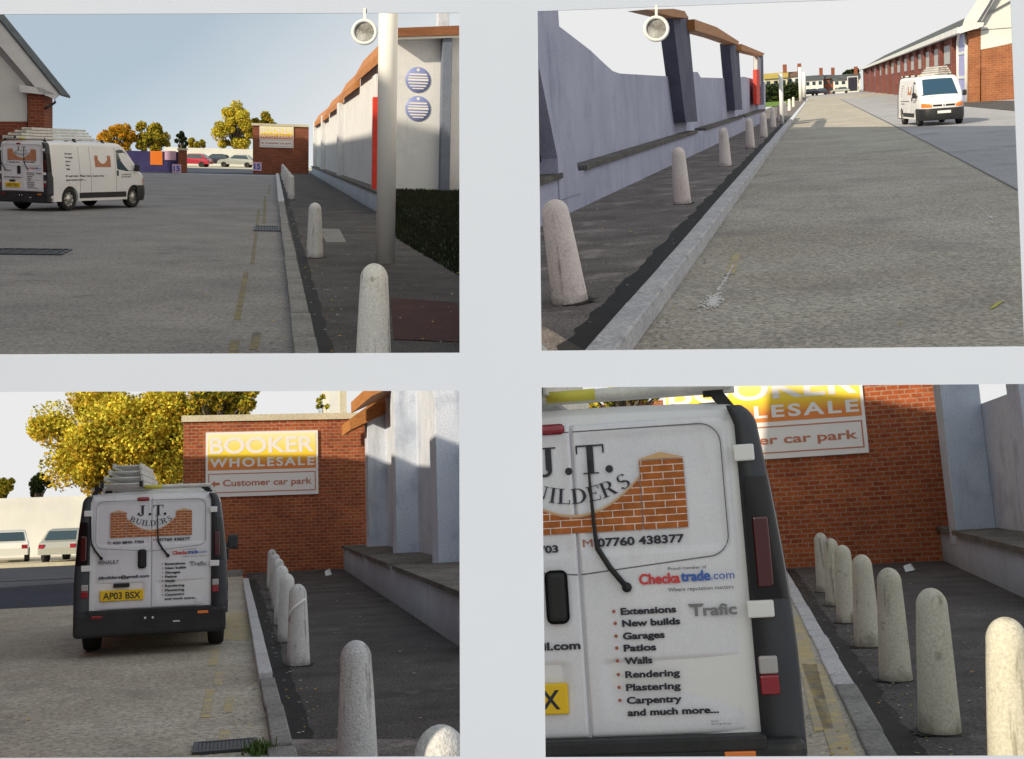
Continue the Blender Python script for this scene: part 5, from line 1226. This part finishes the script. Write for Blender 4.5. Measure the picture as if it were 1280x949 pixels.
def litterfield(W, zones, n, seed, sz=.012):
    rg = random.Random(seed); m = MB()
    for i in range(n):
        x0, x1, y0, y1, z = rg.choice(zones); u = rg.random(); y = y0 * (y1 / y0) ** u; x = rg.uniform(x0, x1)
        a = rg.uniform(0, 6.283); s_ = sz * rg.uniform(.4, 1.5) * (.7 + y / 20); mi = rg.choices((0, 1, 2), (5, 2, 3))[0]
        m.add([(x + s_ * math.cos(a + q) * (1 if q % 2 else .6), y + s_ * 1.3 * math.sin(a + q), z + .006 + .008 * rg.random()) for q in (0, 1.6, 3.1, 4.7)], [(0, 1, 2, 3)], mi)
    solo(W, 'grit', m, [M['wgrit'], M['lf_gold'], M['kerb']], kind='stuff', label='pale grit and small fallen leaves along the kerb', recalc=False)
M['wgrit'] = plain('grit_pale', (.35, .33, .3), .9)
litterfield(W1, [(.4, .7, 10, 60, 0), (.4, 2.6, 10, 40, 0), (-2.5, .12, 10, 60, RD1), (-.2, .15, 10, 60, RD1)], 420, 1)
litterfield(W2, [(-3.6, -1.7, 9, 50, 0), (-1.4, -1.0, 9, 50, RD2), (-1.2, 4, 9, 50, RD2), (-3.9, -3.4, 12, 40, 0)], 700, 2, .011)
litterfield(W3, [(.5, 2.9, 10, 36, 0), (.5, .8, 6, 36, 0), (-3, .25, 6, 34, RD), (0, .25, 6, 34, RD)], 420, 3)
litterfield(W4, [(kxr + .15, 3.2, 8, 25, 0), (kxr + .1, kxr + .5, 6, 25, 0), (kxr - .5, kxr - .1, 5, 20, RD4)], 480, 4, .010)

# ================================================================== unseen walls added to block the sun and shade the streets
def occluder(pts, thick, label, mat):
    """pts: (x right, z forward, top y) in camera-aligned metres; a solid wall down from there"""
    a = [Vector((x, z, -80 if abs(x) > 30 else -6)) for x, z, y in pts]; b = [Vector((x, z, y)) for x, z, y in pts]
    t = thing(HERE, 'shade_blocker', label, 'building', (0, 0, 0)); m = MB()
    for i in range(len(pts) - 1): m.prism([a[i], a[i + 1], b[i + 1], b[i]], (-thick, 0, 0))
    part(t, 'wall', m, mat); return t
def to_cam(p): return Vector((p.dot(RIGHT), p.dot(FWD), p.dot(UP)))
S_ = Vector((SUNC.x, SUNC.z, SUNC.y))
def cast(W, local, plane):   # where the sun ray through a point meets the wall plane x = -m*z - c
    q = to_cam(W.G @ Vector(local)); m_, c_ = plane; t_ = (q.x + m_ * q.y + c_) / (-(S_.x + m_ * S_.y)); return q + S_ * t_
pl3 = (.46, .9)
tg = [W3.onY(460, 574, 37.9), W3.onY(300, 574, 37.9), W3.onY(229, 573, 37.9)]
tw = [W3.onX(553, 538, XP), W3.onX(510, 570, XP)]
cs = [cast(W3, q, pl3) for q in tw + tg]
print('casts', cs)
cs.sort(key=lambda q: q.y)
base_ = [(-.46 * z - .9, z, y) for z, y in ((.6, 1.6),)]
roofl = base_ + [(q.x, q.y, q.z) for q in cs if q.y > 1.3]
occluder(roofl, .3, 'unseen brick wall added outside the left edge to shade the lower left street', M['brick_far'])  # added out of view, roofline traced back from the wanted shadow line
# unseen wall added as shade for the lower right street
xo = -60
def cast_x(W, local, xo): q = to_cam(W.G @ Vector(local)); t_ = (xo - q.x) / S_.x; return q + S_ * t_
c1 = cast_x(W4, W4.onY(1095, 500, YW4), xo); c2 = cast_x(W4, W4.onY(1180, 497, YW4), xo)
print('c4', c1, c2)
occluder([(xo, -25.5, 95), (xo, c2.y - 7, 95), (xo, c2.y - 6.5, c2.z), (xo, c1.y, c1.z), (xo, c1.y + 16, c1.z + (c1.z - c2.z))], 4, 'unseen brick wall added far to the left to shade the lower right street', M['brick_far'])
# unseen block added for the upper left street, roofline shaped by its shadow line
so_ = W1.sun; Xo = -24.0
def cl(p): t_ = (Xo - p.x) / so_.x; return p + so_ * t_
ends = [cl(W1.onX(470, 158, 3.2)), cl(W1.onX(400, 178, 3.2)), cl(W1.onY(380, 172, 103)), cl(W1.onY(318, 172, 103))]
print('W1 occ', ends)
ends.sort(key=lambda q: q.y)
f_ = cl(W1.onY(565, 168, YF)); g_ = cl(W1.onY(494, 150, YF)); print('facing', f_, g_)
pp = cl(Vector((1.62, 19.6, 3.05)))
rl = [(-5, pp.z), (pp.y + 2, pp.z), (f_.y, f_.z), (g_.y, g_.z)] + [(q.y, q.z) for q in ends if q.y > g_.y + .2]
t = thing(W1, 'shade_blocker', 'unseen brick block added on the left to shade the upper left street', 'building', (0, 0, 0)); m = MB()
for (y0, z0), (y1, z1) in zip(rl, rl[1:]): m.prism([(Xo, y0, -2), (Xo, y1, -2), (Xo, y1, z1), (Xo, y0, z0)], (-3, 0, 0))
part(t, 'wall', m, M['brick_far'])

t = thing(HERE, 'shade_blocker', 'shade partition added between the two upper streets, hidden edge on behind the sheet margin', 'building', (0, 0, 0)); m = MB()  # added unseen partition, keeps the sun off the upper right road
xq = lambda z: -.0105 * z
for (za, ba, zb_, bb) in ((80, 85, 205, 5), (205, 5, 1900, 20)):
    m.prism([(xq(za), za, ba), (xq(zb_), zb_, bb), (xq(zb_), zb_, 560), (xq(za), za, 560)], (-.6, 0, 0))
part(t, 'wall', m, M['fascia'])

scene.view_settings.view_transform = 'Standard'; scene.view_settings.look = 'None'; scene.view_settings.exposure = 0; scene.view_settings.gamma = 1
scene.cycles.max_bounces = 6; scene.cycles.use_denoising = True
